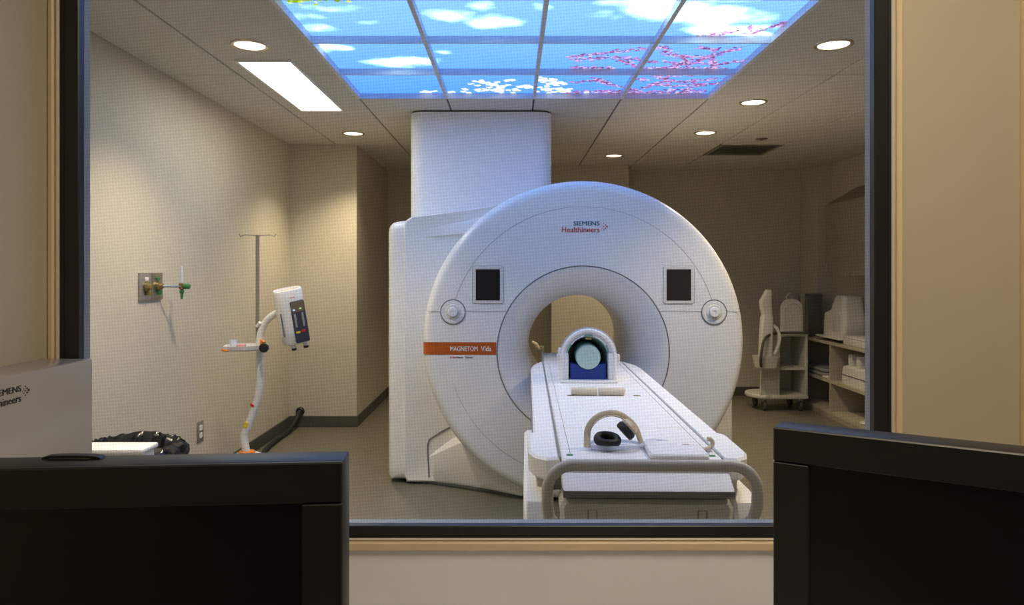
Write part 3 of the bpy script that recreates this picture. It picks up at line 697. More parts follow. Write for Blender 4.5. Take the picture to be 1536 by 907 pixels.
obj('foam', MB().loft([[(x, y, z) for x, z in [(-bw, 0), (bw, 0), (bw, .080), (.062, .078)]+[(.068*math.sin(t_), .116-.068*math.cos(t_)) for t_ in np.linspace(.9, -.9, 9)]+[(-.062, .078), (-bw, .081)]] for y in (-.02, .12)]), 'blue', bf)
ph = tthing('phantom_bottle', 'pale green round phantom bottle cradled on the blue foam', 'bottle', -.036, -.78)
obj('bottle', MB().lathe([(.001, -.002), (.062, -.002), (.0665, .004), (.0665, .20), (.05, .215), (.001, .216)], (0, 0, .1295), 'y', 36), 'tealgel', ph)
obj('end_cap', MB().lathe([(.0005, -.034), (.058, -.034), (.0635, -.03), (.0655, -.022), (.0655, -.002), (.001, -.002)], (0, 0, .1295), 'y', 36), 'phantomcap', ph)
# rolled pads
for k, x in enumerate((-.090, .038)):
    t = tthing('roll_pad', ['cream roll pad across the table below the head coil, half nearer the orange stripe', 'cream roll pad across the table below the head coil, half nearer the shelves'][k], 'pad', x, -1.22, rot=-.04, group='cream roll pads')
    obj('roll', MB().lathe([(.004, -.062), (.014, -.062), (.018, -.056), (.019, 0), (.018, .056), (.014, .062), (.004, .062)], (0, 0, .0195), 'x', 20), 'pad', t)
    obj('seam', MB().tube([(-.058, -.019, .012), (.058, -.019, .012)], .0012, 6), 'cream', t)
# headphones
hd = tthing('headphones', 'cream headphones with black ear cushions lying on the table end', 'headphones', -.085, -2.24)
hb = []
for k in range(25):
    t_ = math.pi*(1.02-1.04*k/24); hb.append((.078*math.cos(t_)+(.018 if k > 18 else 0)*(k-18)/6, .02+.02*math.cos(t_), .046+.068*max(-.6, math.sin(t_))))
obj('headband', MB().tube([(-.080, -.02, .010)]+hb+[(.105, .03, .012)], .010, 10, sq=(1.1, .45)), 'cream', hd)
obj('band_pad', MB().tube([(p[0]*.93, p[1], p[2]-.007) for p in hb[5:20]], .005, 8, sq=(1.6, .6)), 'pad', hd)
def torus(c, R0, r0, nrm, n=28, m_=12, sqz=1):
    nrm = Vector(nrm).normalized(); u = nrm.orthogonal().normalized(); v = nrm.cross(u); rings = []
    for i in range(n):
        t_ = 2*math.pi*i/n; d = u*math.cos(t_)+v*math.sin(t_); ct = Vector(c)+d*R0
        rings.append([tuple(ct+d*r0*math.cos(2*math.pi*j/m_)+nrm*r0*sqz*math.sin(2*math.pi*j/m_)) for j in range(m_)])
    rings.append(rings[0]); return MB().loft(rings, False, False)
obj('ear_cushion', torus((-.012, -.005, .032), .034, .0115, (.06, -.2, 1), sqz=1.3), 'rubber', hd)
obj('ear_cup', MB().lathe([(.004, -.014), (.036, -.013), (.040, -.006), (.036, .003), (.004, .003)], (-.012, -.003, .0145), 'z', 28), 'plasticclear', hd)
obj('cushion_well', MB().lathe([(.001, 0), (.026, 0), (.026, .004), (.001, .004)], (-.012, -.005, .018), 'z', 24), 'rubber', hd)
cq = MB().lathe([(.004, -.011), (.030, -.012), (.034, -.006), (.034, .006), (.030, .012), (.004, .011)], (0, 0, 0), 'z', 28)
mrot = Matrix.Translation((.050, .012, .058)) @ Matrix.Rotation(math.radians(48), 4, 'Y') @ Matrix.Rotation(math.radians(-6), 4, 'X')
cq.v = [tuple(mrot @ Vector(p)) for p in cq.v]; obj('ear_cushion', cq, 'rubber', hd)
cq = MB().lathe([(.004, .012), (.030, .013), (.032, .02), (.022, .032), (.004, .034)], (0, 0, 0), 'z', 28); cq.v = [tuple(mrot @ Vector(p)) for p in cq.v]; obj('ear_cup', cq, 'cream', hd)
obj('yoke', MB().tube([(.072, .022, .086), (.070, .018, .078), (.064, .016, .07)], .006, 8), 'cream', hd)
# air tube coils
tu = tthing('air_tube', 'clear plastic headphone air tubing coiled around the black ear cushion', 'tubing', -.03, -2.22)
pts = []
for k in range(120):
    t_ = 2*math.pi*k/40; r = .075+.008*math.sin(k*.13); pts.append((-.035+r*1.15*math.cos(t_), -.01+r*.75*math.sin(t_), .006+.0022*k/40*2))
pts += [(.07, .05, .012), (.11, .078, .008), (.145, .068, .006), (.158, .045, .005)]
obj('tube', MB().tube(smooth_path(pts, 2), .004, 8), 'plasticclear', tu)
# flat white device
fd = tthing('flat_coil_pad', 'flat white rounded plastic box lying beside the headphones', 'flat box', .115, -2.295, rot=-.02)
b = obj('shell', MB().prism(rrect(-.092, .092, -.085, .10, .02), 'z', .0005, .018, .005), 'tabletop', fd)
obj('printed_mark', MB().box(.03, .055, .045, .048, .0178, .0186), 'redink', fd, smooth=0)
obj('shell_edge', MB().prism(rrect(-.0915, .0915, -.0845, .0995, .02), 'z', .0, .005), 'cream', fd)
hk = tthing('cable_plug', 'small clear cable plug standing beside the flat white box', 'plug', .232, -2.26)
obj('plug_body', MB().tube(smooth_path([(-.03, -.01, .006), (-.01, -.008, .008), (.006, 0, .014), (.012, .006, .026), (.006, .008, .036), (-.004, .006, .038)], 4), .0075, 10), 'cream', hk)
obj('plug_foot', MB().lathe([(.012, 0), (.011, .006), (.004, .01)], (-.004, -.01, .0005), 'z', 16), 'plasticclear', hk)

# ------------------------------------------------------------------ left side: injector stand, gas outlet, socket, hose, hamper
IX = -1.81; IY = 4.9
inj = thing('injector_stand', 'white contrast injector on a bent pole stand with tray by the wall', 'injector', (IX, IY, 0))
def W(px, py, y=IY): return ((px-768)/1077*y, EYE-(py-406)/1077*y)     # elevation sketch at the stand's own distance
def pt(px, py, y=IY): x, z = W(px, py, y); return (x, y, z)
obj('base', MB().lathe([(.001, 0), (.17, .05), (.175, .10), (.165, .17), (.13, .215), (.07, .243), (.001, .246)], (IX, IY, .0), 'z', 36), 'polewhite', inj)
for k in range(5):
    a_ = 2*math.pi*k/5+.3; obj('caster', MB().lathe([(.01, -.012), (.03, -.012), (.033, 0), (.03, .012), (.01, .012)], (IX+.15*math.cos(a_), IY+.15*math.sin(a_), .033), 'x', 16), 'darkgrey', inj)
obj('collar', MB().lathe([(.052, .235), (.056, .247), (.052, .257), (.04, .26)], (IX, IY, 0), 'z', 28), 'orangeplastic', inj)
pp = smooth_path([(IX, IY, .24), pt(366, 655), pt(373, 637), pt(382, 612), pt(388, 590), pt(390, 560), pt(390, 530), pt(390, 505)], 6)
obj('pole', MB().tube(pp, .026, 16), 'polewhite', inj)
obj('warning_sticker', MB().tube([(pt(371, 640)[0]-.004, IY-.012, pt(371, 640)[2]), (pt(373, 632)[0]-.004, IY-.012, pt(373, 632)[2])], .0185, 10), 'yellow', inj)
obj('clamp_ring', MB().tube([pt(381, 609), pt(382, 606)], .0275, 16), 'red', inj)
x0, y0, z0 = pt(385.5, 510); zt = pt(0, 352)[2]
obj('drip_pole', MB().tube([(x0, IY+.01, z0), (x0, IY+.01, zt)], .0125, 12), 'polemetal', inj)
hk_ = MB()
for s_ in (-1, 1):
    hk_.tube([(x0, IY+.01, zt-.005), (x0+s_*.09, IY+.01, zt), (x0+s_*.118, IY+.01, zt-.012), (x0+s_*.125, IY+.01, zt+.008)], .0035, 6)
obj('drip_hook', hk_, 'polemetal', inj)
obj('pole_knob', MB().tube([(x0+.004, IY-.01, pt(0, 489)[2]), (x0+.03, IY-.025, pt(0, 483)[2])], .012, 10), 'white', inj)
ap = smooth_path([pt(390, 512), pt(391, 500), pt(397, 485), pt(407, 474), pt(418, 469), pt(428, 468)], 5)
obj('arm', MB().tube(ap, .024, 14), 'polewhite', inj)
ty = pt(0, 519)[2]
obj('tray', MB().loft([[(x, y, z) for x, y in inset([(IX-.10, IY-.16), (IX+.06, IY-.15), (IX+.13, IY-.08), (IX+.14, IY+.02), (IX+.05, IY+.07), (IX-.08, IY+.05), (IX-.13, IY-.05)], d)] for z, d in ((ty-.022, .03), (ty-.012, .005), (ty+.014, 0), (ty+.014, .008), (ty-.004, .012))]), 'polewhite', inj)
obj('tray_handle', MB().tube([(IX-.105, IY-.165, ty-.008), (IX-.06, IY-.172, ty-.014)], .007, 8), 'orangeplastic', inj)
obj('tray_clip', MB().box(IX-.02, IX+.035, IY-.14, IY-.10, ty, ty+.026, .006), 'pink', inj)
obj('tray_hook', MB().tube([(IX+.115, IY-.05, ty), (IX+.12, IY-.05, ty+.05), (IX+.14, IY-.06, ty+.03)], .011, 8), 'orangeplastic', inj)
obj('clamp_knob', MB().lathe([(.008, -.035), (.03, -.033), (.033, -.02), (.03, -.006), (.01, 0)], (IX+.155, IY-.09, ty+.0), 'y', 12), 'rubber', inj)
obj('cup', MB().lathe([(.025, 0), (.030, .05), (.027, .05), (.023, .004)], (IX-.065, IY-.06, ty), 'z', 20), 'plasticclear', inj)
# injector head: racetrack casing, turned and leaning
hx, hz = W(443, 515); H_ = .385
hm = Matrix.Translation((hx+.012, IY-.02, hz)) @ Matrix.Rotation(math.radians(-5.5), 4, 'Y') @ Matrix.Rotation(math.radians(13), 4, 'X') @ Matrix.Rotation(math.radians(26), 4, 'Z')
def hobj(n, mb, m_, par): mb.v = [tuple(hm @ Vector(p)) for p in mb.v]; return obj(n, mb, m_, par)
def race(a_, b_, z, n=10): return [(p[0], p[1], z) for p in rrect(-a_, a_, -b_, b_, min(a_, b_)*.92, n)]
head = hobj('injector_head', MB().loft([race(.060, .03, .0), race(.078, .045, .01), race(.088, .055, .04), race(.092, .060, .12), race(.094, .062, .30), race(.094, .064, H_-.012), race(.090, .060, H_), race(.078, .048, H_+.001), race(.074, .044, H_-.012)]), 'white', inj)
hobj('rim_inset', MB().loft([race(.073, .043, H_-.010), race(.001, .001, H_-.008)], False, False), 'cream', head)
pnl = hobj('screen_panel', MB().prism(rrect(-.008, .085, .02, .31, .012), 'y', -.0665, -.05, .002), 'display', head)
hobj('screen_header', MB().prism(rrect(-.004, .081, .235, .306, .01), 'y', -.0678, -.06), 'displaytop', pnl)
hobj('indicator', MB().box(.004, .018, -.0690, -.066, .246, .256), 'ledblue', pnl); hobj('indicator', MB().box(.048, .062, -.0690, -.066, .250, .260), 'ledgreen', pnl)
for x in (.012, .062): hobj('syringe_window', MB().tube([(x, -.0665, .13), (x, -.0665, .225)], .007, 8, sq=(1, .4)), 'grey', pnl)
hobj('sticker', MB().box(.004, .030, -.0688, -.066, .088, .102), 'yellow', pnl); hobj('sticker', MB().box(.038, .068, -.0688, -.066, .092, .108), 'red', pnl)
hobj('brand_line', MB().box(.0, .03, -.0645, -.05, .335, .339), 'pink', head)
hobj('side_slot', MB().box(-.078, -.070, -.0628, -.05, .08, .24), 'seam', head)
for x in (-.02, .06): 
    nz = hobj('nozzle', MB().lathe([(.018, .01), (.018, -.018), (.016, -.022)], (x, -.01, 0), 'z', 20), 'polewhite', head)
    hobj('nozzle_cap', MB().lathe([(.017, -.020), (.017, -.036), (.008, -.040)], (x, -.01, 0), 'z', 20), 'rubber', nz)

# medical gas plate on the left wall
gp = thing('gas_outlet', 'steel medical gas outlet plate with green flowmeter on the wall', 'gas outlet', (XL, 4.2, 1.31))
obj('plate', MB().box(XL, XL+.012, 4.07, 4.335, 1.315, 1.475, .003), 'steel', gp)
obj('plate_divider', MB().box(XL+.012, XL+.014, 4.20, 4.204, 1.32, 1.47), 'vent', gp)
for k, (yy, m_) in enumerate(((4.135, 'white'), (4.27, 'green'))):
    obj('outlet_tag', MB().box(XL+.012, XL+.02, yy-.018, yy+.018, 1.430, 1.448, .002), m_, gp)
    s_ = obj('outlet_socket', MB().lathe([(.028, .012), (.028, .024), (.018, .03), (.015, .045), (.005, .046)], (XL, yy, 1.395), 'x', 20), 'brass', gp)
    obj('release_lever', MB().box(XL+.014, XL+.04, yy-.008, yy+.008, 1.345, 1.372, .003), 'brass' if k == 0 else 'green', s_)
fx = XL+.115
fl = obj('flowmeter_stem', MB().tube([(XL+.04, 4.27, 1.395), (XL+.10, 4.33, 1.392), (fx, 4.36, 1.392)], .0065, 8), 'steel', gp)
obj('flowmeter_block', MB().lathe([(.008, -.02), (.017, -.016), (.017, .016), (.008, .02)], (fx, 4.36, 1.392), 'z', 16), 'brass', fl)
obj('flow_knob', MB().lathe([(.012, .01), (.017, .014), (.017, .045), (.012, .05)], (fx, 4.36, 1.392), 'x', 14), 'green', fl)
obj('hose_barb', MB().lathe([(.008, -.02), (.016, -.03), (.009, -.045), (.006, -.075), (.003, -.078)], (fx, 4.36, 1.392), 'z', 12), 'green', fl)
obj('flow_tube', MB().lathe([(.010, .02), (.010, .12), (.004, .125)], (fx, 4.36, 1.392), 'z', 12), 'plasticclear', fl)
# wall socket
so = thing('power_socket', 'double power socket with dark plate low on the wall', 'socket', (XL, 4.87, .32))
obj('cover_plate', MB().box(XL, XL+.006, 4.825, 4.925, .325, .465, .002), 'vent', so)
for zz in (.37, .422):
    r_ = obj('receptacle', MB().prism(rrect(4.855, 4.895, zz-.018, zz+.018, .008), 'x', XL+.006, XL+.011, .001), 'white', so)
    obj('slot', MB().box(XL+.011, XL+.0115, 4.866, 4.869, zz-.006, zz+.008), 'ink', r_)
# black hose from the column to the stand
hs = thing('floor_hose', 'black hose running from a wall port on the column to the floor', 'hose', (-1.95, 6.5, 0))
obj('wall_port', MB().lathe([(.040, 0), (.040, -.02), (.03, -.03), (.02, -.03)], (-2.015, 6.84, .150), 'y', 20), 'rubber', hs)
obj('hose', MB().tube(smooth_path([(-2.015, 6.81, .150), (-2.02, 6.72, .10), (-2.03, 6.55, .035), (-2.04, 6.35, .022), (-2.03, 6.0, .022), (-1.98, 5.7, .022), (-1.86, 5.35, .022), (-1.82, 5.10, .022)], 8), .020, 12), 'rubber', hs)
# white cabinet and black lined bin below the window
cb = thing('low_cabinet', 'low white box cabinet standing in front of the black bin liner', 'cabinet', (-1.83, 3.12, 0))
obj('body', MB().box(-2.10, -1.580, 3.06, 3.18, .06, .705, .012), 'tabletop', cb)
obj('plinth', MB().box(-2.08, -1.60, 3.07, 3.17, 0, .06), 'darkgrey', cb)
obj('door', MB().box(-2.09, -1.585, 3.05, 3.06, .08, .69, .004), 'tabletop', cb)
obj('lid', MB().box(-2.11, -1.566, 3.045, 3.185, .705, .728, .008), 'tabletop', cb)
bn = thing('lined_bin', 'bin with a crumpled black plastic liner folded over its rim', 'bin', (-1.72, 3.42, 0))
bx0, bx1, by0, by1 = -2.05, -1.61, 3.26, 3.54
obj('bin_body', MB().loft([[(x, y, z) for x, y in rrect(bx0+i, bx1-i, by0+i, by1-i, .06)] for z, i in ((0, .06), (.02, .05), (.62, .01))]), 'darkgrey', bn)
rr_ = random.Random(3); base = rrect(bx0-.005, bx1+.01, by0-.01, by1+.01, .07, 10)
base2 = []
for i in range(len(base)):
    a_, b_ = base[i], base[(i+1) % len(base)]; L = math.hypot(b_[0]-a_[0], b_[1]-a_[1]); n = max(1, int(L/.018))
    base2 += [(a_[0]+(b_[0]-a_[0])*k/n, a_[1]+(b_[1]-a_[1])*k/n) for k in range(n)]
rings = []
for z, off, amp in ((.50, .012, .012), (.55, .016, .014), (.60, .018, .014), (.63, .018, .014), (.655, .014, .014), (.672, .006, .012), (.678, -.01, .01), (.66, -.03, .014), (.60, -.045, .014)):
    rp = inset(base2, -off)
    rings.append([(x+rr_.uniform(-amp, amp), y+rr_.uniform(-amp, amp), z+rr_.uniform(-amp, amp)*.9+.018*math.sin(x*13)) for x, y in rp])
obj('liner', MB().loft(rings, False, False), 'bag', bn, smooth=50)

# ------------------------------------------------------------------ right side: shelves, cabinets, cart
su = thing('open_shelf_unit', 'low open laminate shelf unit along the right wall with pigeonhole bays', 'shelf', (3.40, 6.84, 0))
SX, SXB = 3.20, 3.585; sy = [8.04, 7.24, 6.44, 5.64]
obj('top_board', MB().box(SX-.01, SXB, sy[-1], sy[0], .742, .767, .003, 1), 'shelf', su)
for j in range(4): obj('upright', MB().box(SX, SXB, sy[j]-(.022 if j < 3 else 0), sy[j]+(0 if j < 3 else .022), .02, .742), 'shelf', su)
for j in range(3):
    obj('middle_shelf', MB().box(SX+.004, SXB, sy[j+1], sy[j]-.022, .355, .385), 'shelf', su)
    obj('bottom_shelf', MB().box(SX+.004, SXB, sy[j+1], sy[j]-.022, .045, .07), 'shelf', su)
obj('toe_kick', MB().box(SX+.004, SXB, sy[-1], sy[0]-.022, 0, .045), 'cab', su)
obj('back_panel', MB().box(SXB-.008, SXB, sy[-1], sy[0], .03, .74), 'cab', su)
wc = thing('wall_cabinet', 'wall cabinet with sloped top hung above the open shelves', 'cabinet', (3.43, 6.5, 1.437))
obj('carcass', MB().prism([(3.285, 1.445), (3.60, 1.445), (3.60, 2.36), (3.285, 2.178)], 'y', 5.2, 7.5), 'cab', wc)
for k in range(4):
    y1 = 7.49-.57*k; d = obj('door', MB().box(3.268, 3.285, y1-.565, y1, 1.437, 2.17, .003, 1), 'cab', wc)
    obj('handle', MB().tube([(3.266, y1-.5 if k % 2 else y1-.065, 1.49), (3.25, y1-.5 if k % 2 else y1-.065, 1.495), (3.25, y1-.5 if k % 2 else y1-.065, 1.565), (3.266, y1-.5 if k % 2 else y1-.065, 1.57)], .004, 6), 'steel', d)
# coil cart
ct = thing('coil_cart', 'cream wheeled coil cart with grey rail beside the open shelves', 'cart', (2.83, 7.75, 0))
CY0, CY1 = 7.56, 7.98
bp_ = [(3.12, CY0), (3.12, CY1), (2.70, CY1)]+[(2.70+.17*math.cos(t_), (CY0+CY1)/2+.21*math.sin(t_)) for t_ in np.linspace(math.pi/2, 3*math.pi/2, 14)]+[(2.70, CY0)]
obj('base_plate', MB().prism(bp_, 'z', .135, .175, .008), 'cart', ct)
for x, y in ((2.68, 7.63), (2.68, 7.92), (3.06, 7.63), (3.06, 7.92)):
    c_ = obj('caster', MB().lathe([(.015, -.016), (.05, -.016), (.058, -.008), (.058, .008), (.05, .016), (.015, .016)], (x, y, .058), 'x', 20), 'darkgrey', ct)
    obj('caster_fork', MB().box(x-.024, x+.024, y-.02, y+.02, .095, .136, .004), 'steel', c_)
obj('side_panel', MB().prism([(2.62, .175), (2.80, .175), (2.81, .80), (2.79, .90), (2.745, .955), (2.72, .955), (2.72, .80), (2.64, .70)], 'y', CY0+.02, CY0+.05, .004), 'cart', ct)
obj('upright_panel', MB().box(2.80, 2.825, CY0+.01, CY1, .175, .82, .004), 'cart', ct); obj('upright_panel', MB().box(3.095, 3.12, CY0+.01, CY1, .175, .82, .004), 'cart', ct)
for z in (.44, .795): obj('shelf_board', MB().box(2.825, 3.095, CY0+.01, CY1, z, z+.022), 'cart', ct)
obj('back_board', MB().box(2.825, 3.095, CY1-.015, CY1, .175, .795), 'cart', ct)
obj('push_rail', MB().tube(smooth_path([(3.11, CY0-.02, .835), (2.85, CY0-.03, .835), (2.70, CY0-.10, .83), (2.60, CY0-.18, .79), (2.565, CY0-.20, .70), (2.55, CY0-.20, .58), (2.56, CY0-.18, .50)], 5), .014, 10), 'darkgrey', ct)
obj('side_bin', MB().loft([[(x, y, z) for x, y in rrect(2.52+i, 2.78-i, CY0-.16+i, CY0+.02-i, .05)] for z, i in ((.46, .04), (.48, .02), (.60, .0), (.60, .01), (.50, .03))]), 'cart', ct)
# things on the cart
def blob(name, label, cat, rings, m_, extra=None, group=None):
    mb = MB().loft(rings); a_ = np.array(mb.v); lo, hi = a_.min(0), a_.max(0)
    t = thing(name, label, cat, ((lo[0]+hi[0])/2, (lo[1]+hi[1])/2, lo[2]), group); obj('shell', mb, m_, t)
    for n, mb2, m2 in (extra or []): obj(n, mb2, m2, t)
    return t
def rr3(x0, x1, y0, y1, z, r): return [(a_, b_, z) for a_, b_ in rrect(x0, x1, y0, y1, r)]
blob('leg_coil', 'tall cream coil standing upright in the cart side bin', 'coil',
     [rr3(2.575, 2.70, 7.43, 7.53, .502, .02), rr3(2.58, 2.705, 7.43, 7.53, .75, .02), rr3(2.595, 2.71, 7.43, 7.53, 1.00, .02), rr3(2.605, 2.705, 7.44, 7.52, 1.03, .02), rr3(2.585, 2.70, 7.44, 7.52, 1.10, .02), rr3(2.58, 2.70, 7.44, 7.52, 1.17, .02), rr3(2.63, 2.70, 7.44, 7.52, 1.26, .02), rr3(2.64, 2.70, 7.45, 7.51, 1.285, .015)], 'coil',
     [('strap', MB().tube(smooth_path([(2.70, 7.47, .93), (2.75, 7.44, .88), (2.77, 7.43, .78), (2.745, 7.44, .68), (2.72, 7.45, .62)], 5), .016, 8, sq=(.4, 1)), 'coil'), ('cap', MB().box(2.645, 2.695, 7.455, 7.505, 1.285, 1.292, .002), 'cart')])
blob('arch_coil', 'rounded cream coil shell standing on top of the cart', 'coil',
     [[(p[0]+2.97, y, .818+p[1]) for p in arch(.108, .37, 16)] for y in (7.60, 7.605, 7.66, 7.665)], 'coil', [('rib', MB().tube([(p[0]*.8+2.97, 7.598, .83+p[1]*.84) for p in arch(.108, .37, 16)], .006, 6), 'cart')])
blob('coil_bag', 'rounded grey coil bundle behind the cream shell on the cart', 'bag',
     [[(3.045+r*math.cos(t_), 7.80+.8*r*math.sin(t_), z) for t_ in np.linspace(0, 2*math.pi, 20)[:-1]] for z, r in ((.818, .05), (.90, .065), (1.05, .075), (1.16, .085), (1.23, .07), (1.255, .04))], 'grey', [('strap', MB().tube(smooth_path([(2.99, 7.78, 1.16), (2.97, 7.76, 1.21), (3.01, 7.77, 1.245)], 4), .010, 8), 'coil')])
t = thing('upright_board', 'narrow cream board standing upright on top of the open shelves', 'board', (3.225, 7.99, .767))
obj('shell', MB().box(3.22, 3.252, 7.96, 8.01, .7675, 1.235, .006), 'coil', t); obj('edge', MB().box(3.223, 3.249, 7.957, 7.961, .79, 1.21), 'cart', t)
t = thing('storage_case', 'dark grey upright case standing beside the narrow cream board', 'case', (3.34, 7.94, .767))
obj('shell', MB().box(3.26, 3.42, 7.90, 8.01, .7675, 1.235, .008), 'case_grey', t); obj('edge', MB().box(3.256, 3.262, 7.92, 7.99, .79, 1.21), 'grey', t)
# things on the shelf top
t = thing('coil_tray', 'thin white tray jutting out under the bulky coil on the shelf top', 'tray', (3.34, 7.35, .767))
obj('plate', MB().prism(rrect(3.215, 3.50, 7.06, 7.63, .03), 'z', .80, .815, .004), 'coil', t); obj('support', MB().box(3.30, 3.46, 7.12, 7.55, .7675, .80), 'darkgrey', t)
blob('body_coil', 'bulky white coil with stepped top standing on the thin tray', 'coil',
     [rr3(3.26, 3.49, 7.08, 7.54, .8155, .04), rr3(3.26, 3.50, 7.06, 7.54, .95, .05), rr3(3.26, 3.50, 7.06, 7.52, 1.05, .05), rr3(3.27, 3.49, 7.08, 7.40, 1.085, .05), rr3(3.28, 3.48, 7.10, 7.32, 1.21, .04), rr3(3.29, 3.47, 7.12, 7.30, 1.235, .03)], 'coil',
     [('panel', MB().box(3.254, 3.262, 7.14, 7.30, .88, 1.04, .003), 'cart'), ('foot', MB().box(3.27, 3.48, 7.10, 7.50, .8152, .83), 'cart')])
t = thing('flat_carton', 'flat white box at the window end of the shelf top', 'box', (3.38, 6.72, .767))
obj('carton_body', MB().box(3.235, 3.52, 6.44, 7.02, .7675, .855, .01), 'coil', t); obj('lid_line', MB().box(3.233, 3.236, 6.45, 7.01, .835, .839), 'grey', t)
# pigeonholes, upper row
t = thing('folded_pad', 'folded grey pad lying in the upper shelf bay beside the cart', 'pad', (3.36, 7.70, .385))
for k in range(2): obj('pad_layer', MB().prism(rrect(3.225+.01*k, 3.52, 7.44+.02*k, 8.0-.01*k, .06), 'z', .386+.04*k, .424+.04*k, .014), 'grey', t)
t = thing('small_carton', 'small upright cream box at the divider in the upper bay', 'box', (3.36, 7.33, .385))
obj('carton_body', MB().box(3.30, 3.44, 7.28, 7.40, .3855, .56, .004), 'coil', t); obj('flap', MB().box(3.299, 3.441, 7.279, 7.401, .545, .562), 'cart', t)
t = thing('wedge_pad', 'thin white wedge pad at the edge of the upper bay', 'pad', (3.27, 7.37, .385))
obj('pad_body', MB().prism([(7.28, .386), (7.425, .386), (7.425, .405), (7.28, .425)], 'x', 3.205, 3.29, .004), 'coil', t); obj('pad_seam', MB().box(3.203, 3.206, 7.29, 7.42, .393, .396), 'cart', t)
blob('knee_coil', 'white two-piece coil with dark joint in the bay next to the divider', 'coil',
     [rr3(3.24, 3.50, 6.52, 7.08, .3855, .05), rr3(3.235, 3.50, 6.52, 7.09, .47, .06), rr3(3.24, 3.50, 6.54, 7.07, .55, .06), rr3(3.26, 3.49, 6.60, 7.02, .565, .05)], 'coil',
     [('joint_line', MB().prism(rrect(3.232, 3.50, 6.518, 7.093, .06), 'z', .470, .477), 'darkgrey'), ('upper_arch', MB().box(3.27, 3.44, 6.92, 7.0, .56, .68, .02), 'coil'), ('upper_arch', MB().box(3.27, 3.44, 6.75, 6.84, .56, .68, .02), 'coil')])
t = thing('foam_wedge', 'small pale wedge at the front edge of the middle shelf', 'wedge', (3.24, 6.50, .385))
obj('wedge_body', MB().prism([(6.465, .386), (6.62, .386), (6.475, .43)], 'x', 3.206, 3.228), 'cart', t); obj('wedge_cover', MB().prism([(6.452, .386), (6.465, .386), (6.475, .432), (6.452, .432)], 'x', 3.205, 3.229), 'coil', t)
for k, (x, y, r, z, lab) in enumerate(((3.40, 6.72, .09, .0705, 'oval grey pad at the back of the bottom shelf bay'), (3.26, 6.60, .055, .0705, 'small pale disc at the front of the bottom shelf bay'), (3.25, 6.50, .035, .0705, 'tiny cream puck at the edge of the bottom shelf'))):
    t = thing('round_pad', lab, 'pad', (x, y, z), 'round pads on the bottom shelf')
    obj('pad_body', MB().lathe([(r*.3, 0), (r*.9, .002), (r, .012), (r*.95, .026+.02*(k == 0)), (r*.3, .032+.02*(k == 0))], (x, y, z), 'z', 24), 'grey' if k == 0 else 'coil', t)
    obj('pad_rim', MB().tube([(x+r*.99*math.cos(a_), y+r*.99*math.sin(a_), z+.013) for a_ in np.linspace(0, 2*math.pi, 25)[:-1]], .003, 6, True), 'cart', t)
# cream frame seen through the bore
t = thing('transfer_frame', 'cream bent tube frame standing behind the scanner, seen through the bore', 'frame', (.36, 7.3, 0))
obj('upper_tube', MB().tube(smooth_path([(.20, 7.3, .76), (.245, 7.3, .735), (.27, 7.3, .70), (.32, 7.3, .70)], 5), .02, 10), 'cream', t)
obj('lower_tube', MB().tube(smooth_path([(.32, 7.3, .60), (.37, 7.3, .55), (.44, 7.3, .53), (.56, 7.3, .53)], 5), .026, 10), 'cream', t)
obj('post', MB().tube([(.30, 7.3, .01), (.30, 7.3, .72)], .022, 10), 'grey', t); obj('post', MB().tube([(.55, 7.3, .01), (.55, 7.3, .54)], .022, 10), 'grey', t)
obj('foot_bar', MB().box(.22, .63, 7.22, 7.38, 0, .03, .006), 'darkgrey', t)

# ------------------------------------------------------------------ control desk, monitors and the case on the wall
dk = thing('control_desk', 'pale control desk below the window carrying the monitors', 'desk', (.45, .80, 0))
obj('desk_top', MB().box(CXL+.005, 1.7, .32, YW-.01, .71, .74, .004), 'desk', dk)
for x in (CXL+.04, .45, 1.64): obj('leg_panel', MB().box(x-.015, x+.015, .38, 1.2, 0, .71), 'desk', dk)
def monitor(label, loc, rot, wid, hgt=.37):
    t = thing('monitor', label, 'monitor', loc, 'black control monitors', rot, local=True)
    zt = 1.298-loc[2]; zb = zt-hgt; b = .040                 # frame: x along the width from 0, y towards the window, z from the desk
    obj('casing', MB().box(0, wid, .0, .040, zb, zt, .003, 2), 'dark', t)
    bz = MB(); bz.box(0, wid, -.006, 0, zt-b, zt, .0015, 1); bz.box(0, b, -.006, 0, zb, zt-b-.0008, .0015, 1); bz.box(wid-b, wid, -.006, 0, zb, zt-b-.0008, .0015, 1); bz.box(b, wid-b, -.006, 0, zb, zb+b, .0015, 1)
    obj('bezel', bz, 'dark', t)
    obj('screen', MB().box(b, wid-b, -.0018, 0, zb+b, zt-b), 'darkscreen', t)
    obj('back_bulge', MB().box(wid*.2, wid*.8, .04, .065, zb+.05, zt-.06, .01), 'dark', t)
    obj('neck', MB().box(wid/2-.04, wid/2+.04, .03, .06, .01, zb+.15, .006), 'dark', t)
    obj('foot', MB().prism(rrect(wid/2-.13, wid/2+.13, -.08, .14, .03), 'z', 0, .014, .004), 'dark', t)
    return t
a1 = math.radians(4.4)
mw = .56
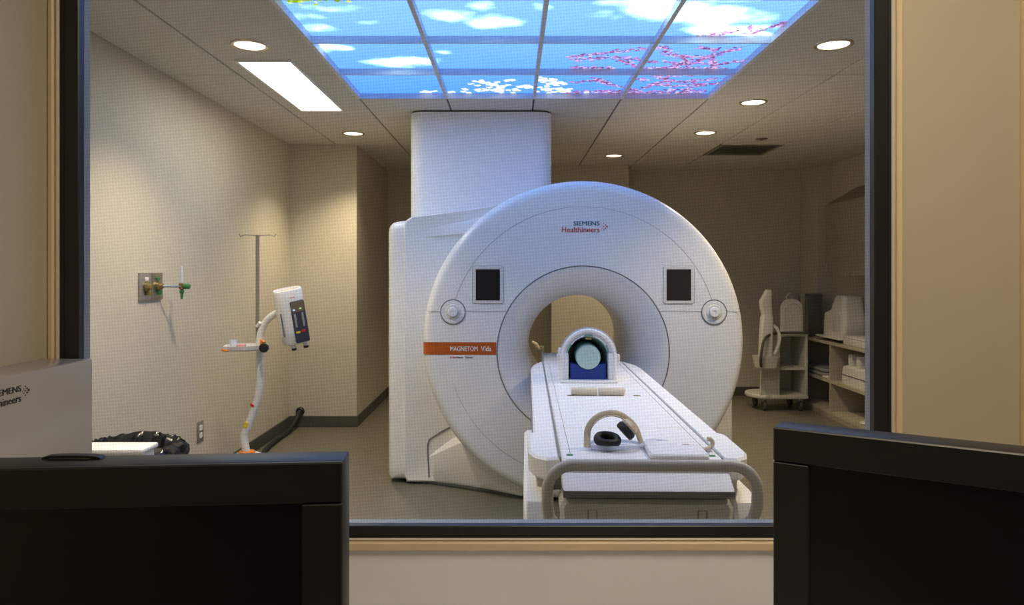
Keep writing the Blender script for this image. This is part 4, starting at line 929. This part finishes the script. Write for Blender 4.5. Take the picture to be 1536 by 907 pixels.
monitor('wide black monitor in front of the wall-mounted white case', (-.167-mw*math.cos(a1), .712-mw*math.sin(a1), .74), a1, mw)
a2 = math.radians(-31)
monitor('black monitor turned inward under the plain beige wall', (.317, .868, .74), a2, .56)
t = thing('monitor_clip', 'thin black clip on the monitor top below the white case', 'clip', (-.440, .727, 1.298))
ar_ = [(-.470, 1.2983)]+[(-.440+.029*math.cos(q), 1.2986+.0032*math.sin(q)**.6) for q in np.linspace(math.pi*.97, math.pi*.03, 17)]+[(-.410, 1.2983)]
obj('clip_body', MB().prism(ar_, 'y', .716, .7255), 'rubber', t); obj('clip_pad', MB().box(-.46, -.42, .712, .716, 1.2983, 1.2995), 'dark', t)
cs = thing('wall_case', 'glossy white wall-mounted case with black lettering beside the window', 'case', (CXL+.043, .95, 1.02))
CX1 = -.717; cz1 = 1.336
obj('shell', MB().box(CXL, CX1, .55, 1.228, 1.02, cz1, .003, 2), 'case', cs)
obj('mount_plate', MB().box(CXL, CX1-.02, .60, 1.20, 1.0, 1.02), 'darkgrey', cs)
def case_text(body, yr, z, width, height):     # reads towards the window on the face that looks right
    v, f_ = text_mb(body, width, .03, height); mb = MB()
    mb.add([(CX1+.0004+p[2]*.3, yr-width+p[0], z+p[1]) for p in v], f_); mb.add([(CX1+.0006+p[2]*.3, yr-width+p[0]+.0004, z+p[1]) for p in v], f_); return mb
obj('lettering', case_text('SIEMENS', 1.0478, 1.3105, .0575, .0088), 'ink', cs)
obj('lettering', case_text('Healthineers', 1.0478, 1.2955, .0800, .0105), 'ink', cs)
dm = MB()
for dy, dz, r in ((.020, 0, .0022), (.0155, .0042, .0018), (.0155, -.0042, .0018), (.011, .0084, .0013), (.011, -.0084, .0013), (.0105, 0, .0013), (.0062, .0042, .0010), (.0062, -.0042, .0010), (.0025, 0, .0007)):
    dm.lathe([(r*.75, 0), (r*.75, .0006), (.0002, .0007)], (CX1+.0003, 1.0490+dy*.78, 1.3095+dz*.78), 'x', 10)
obj('logo_dots', dm, 'ink', cs)
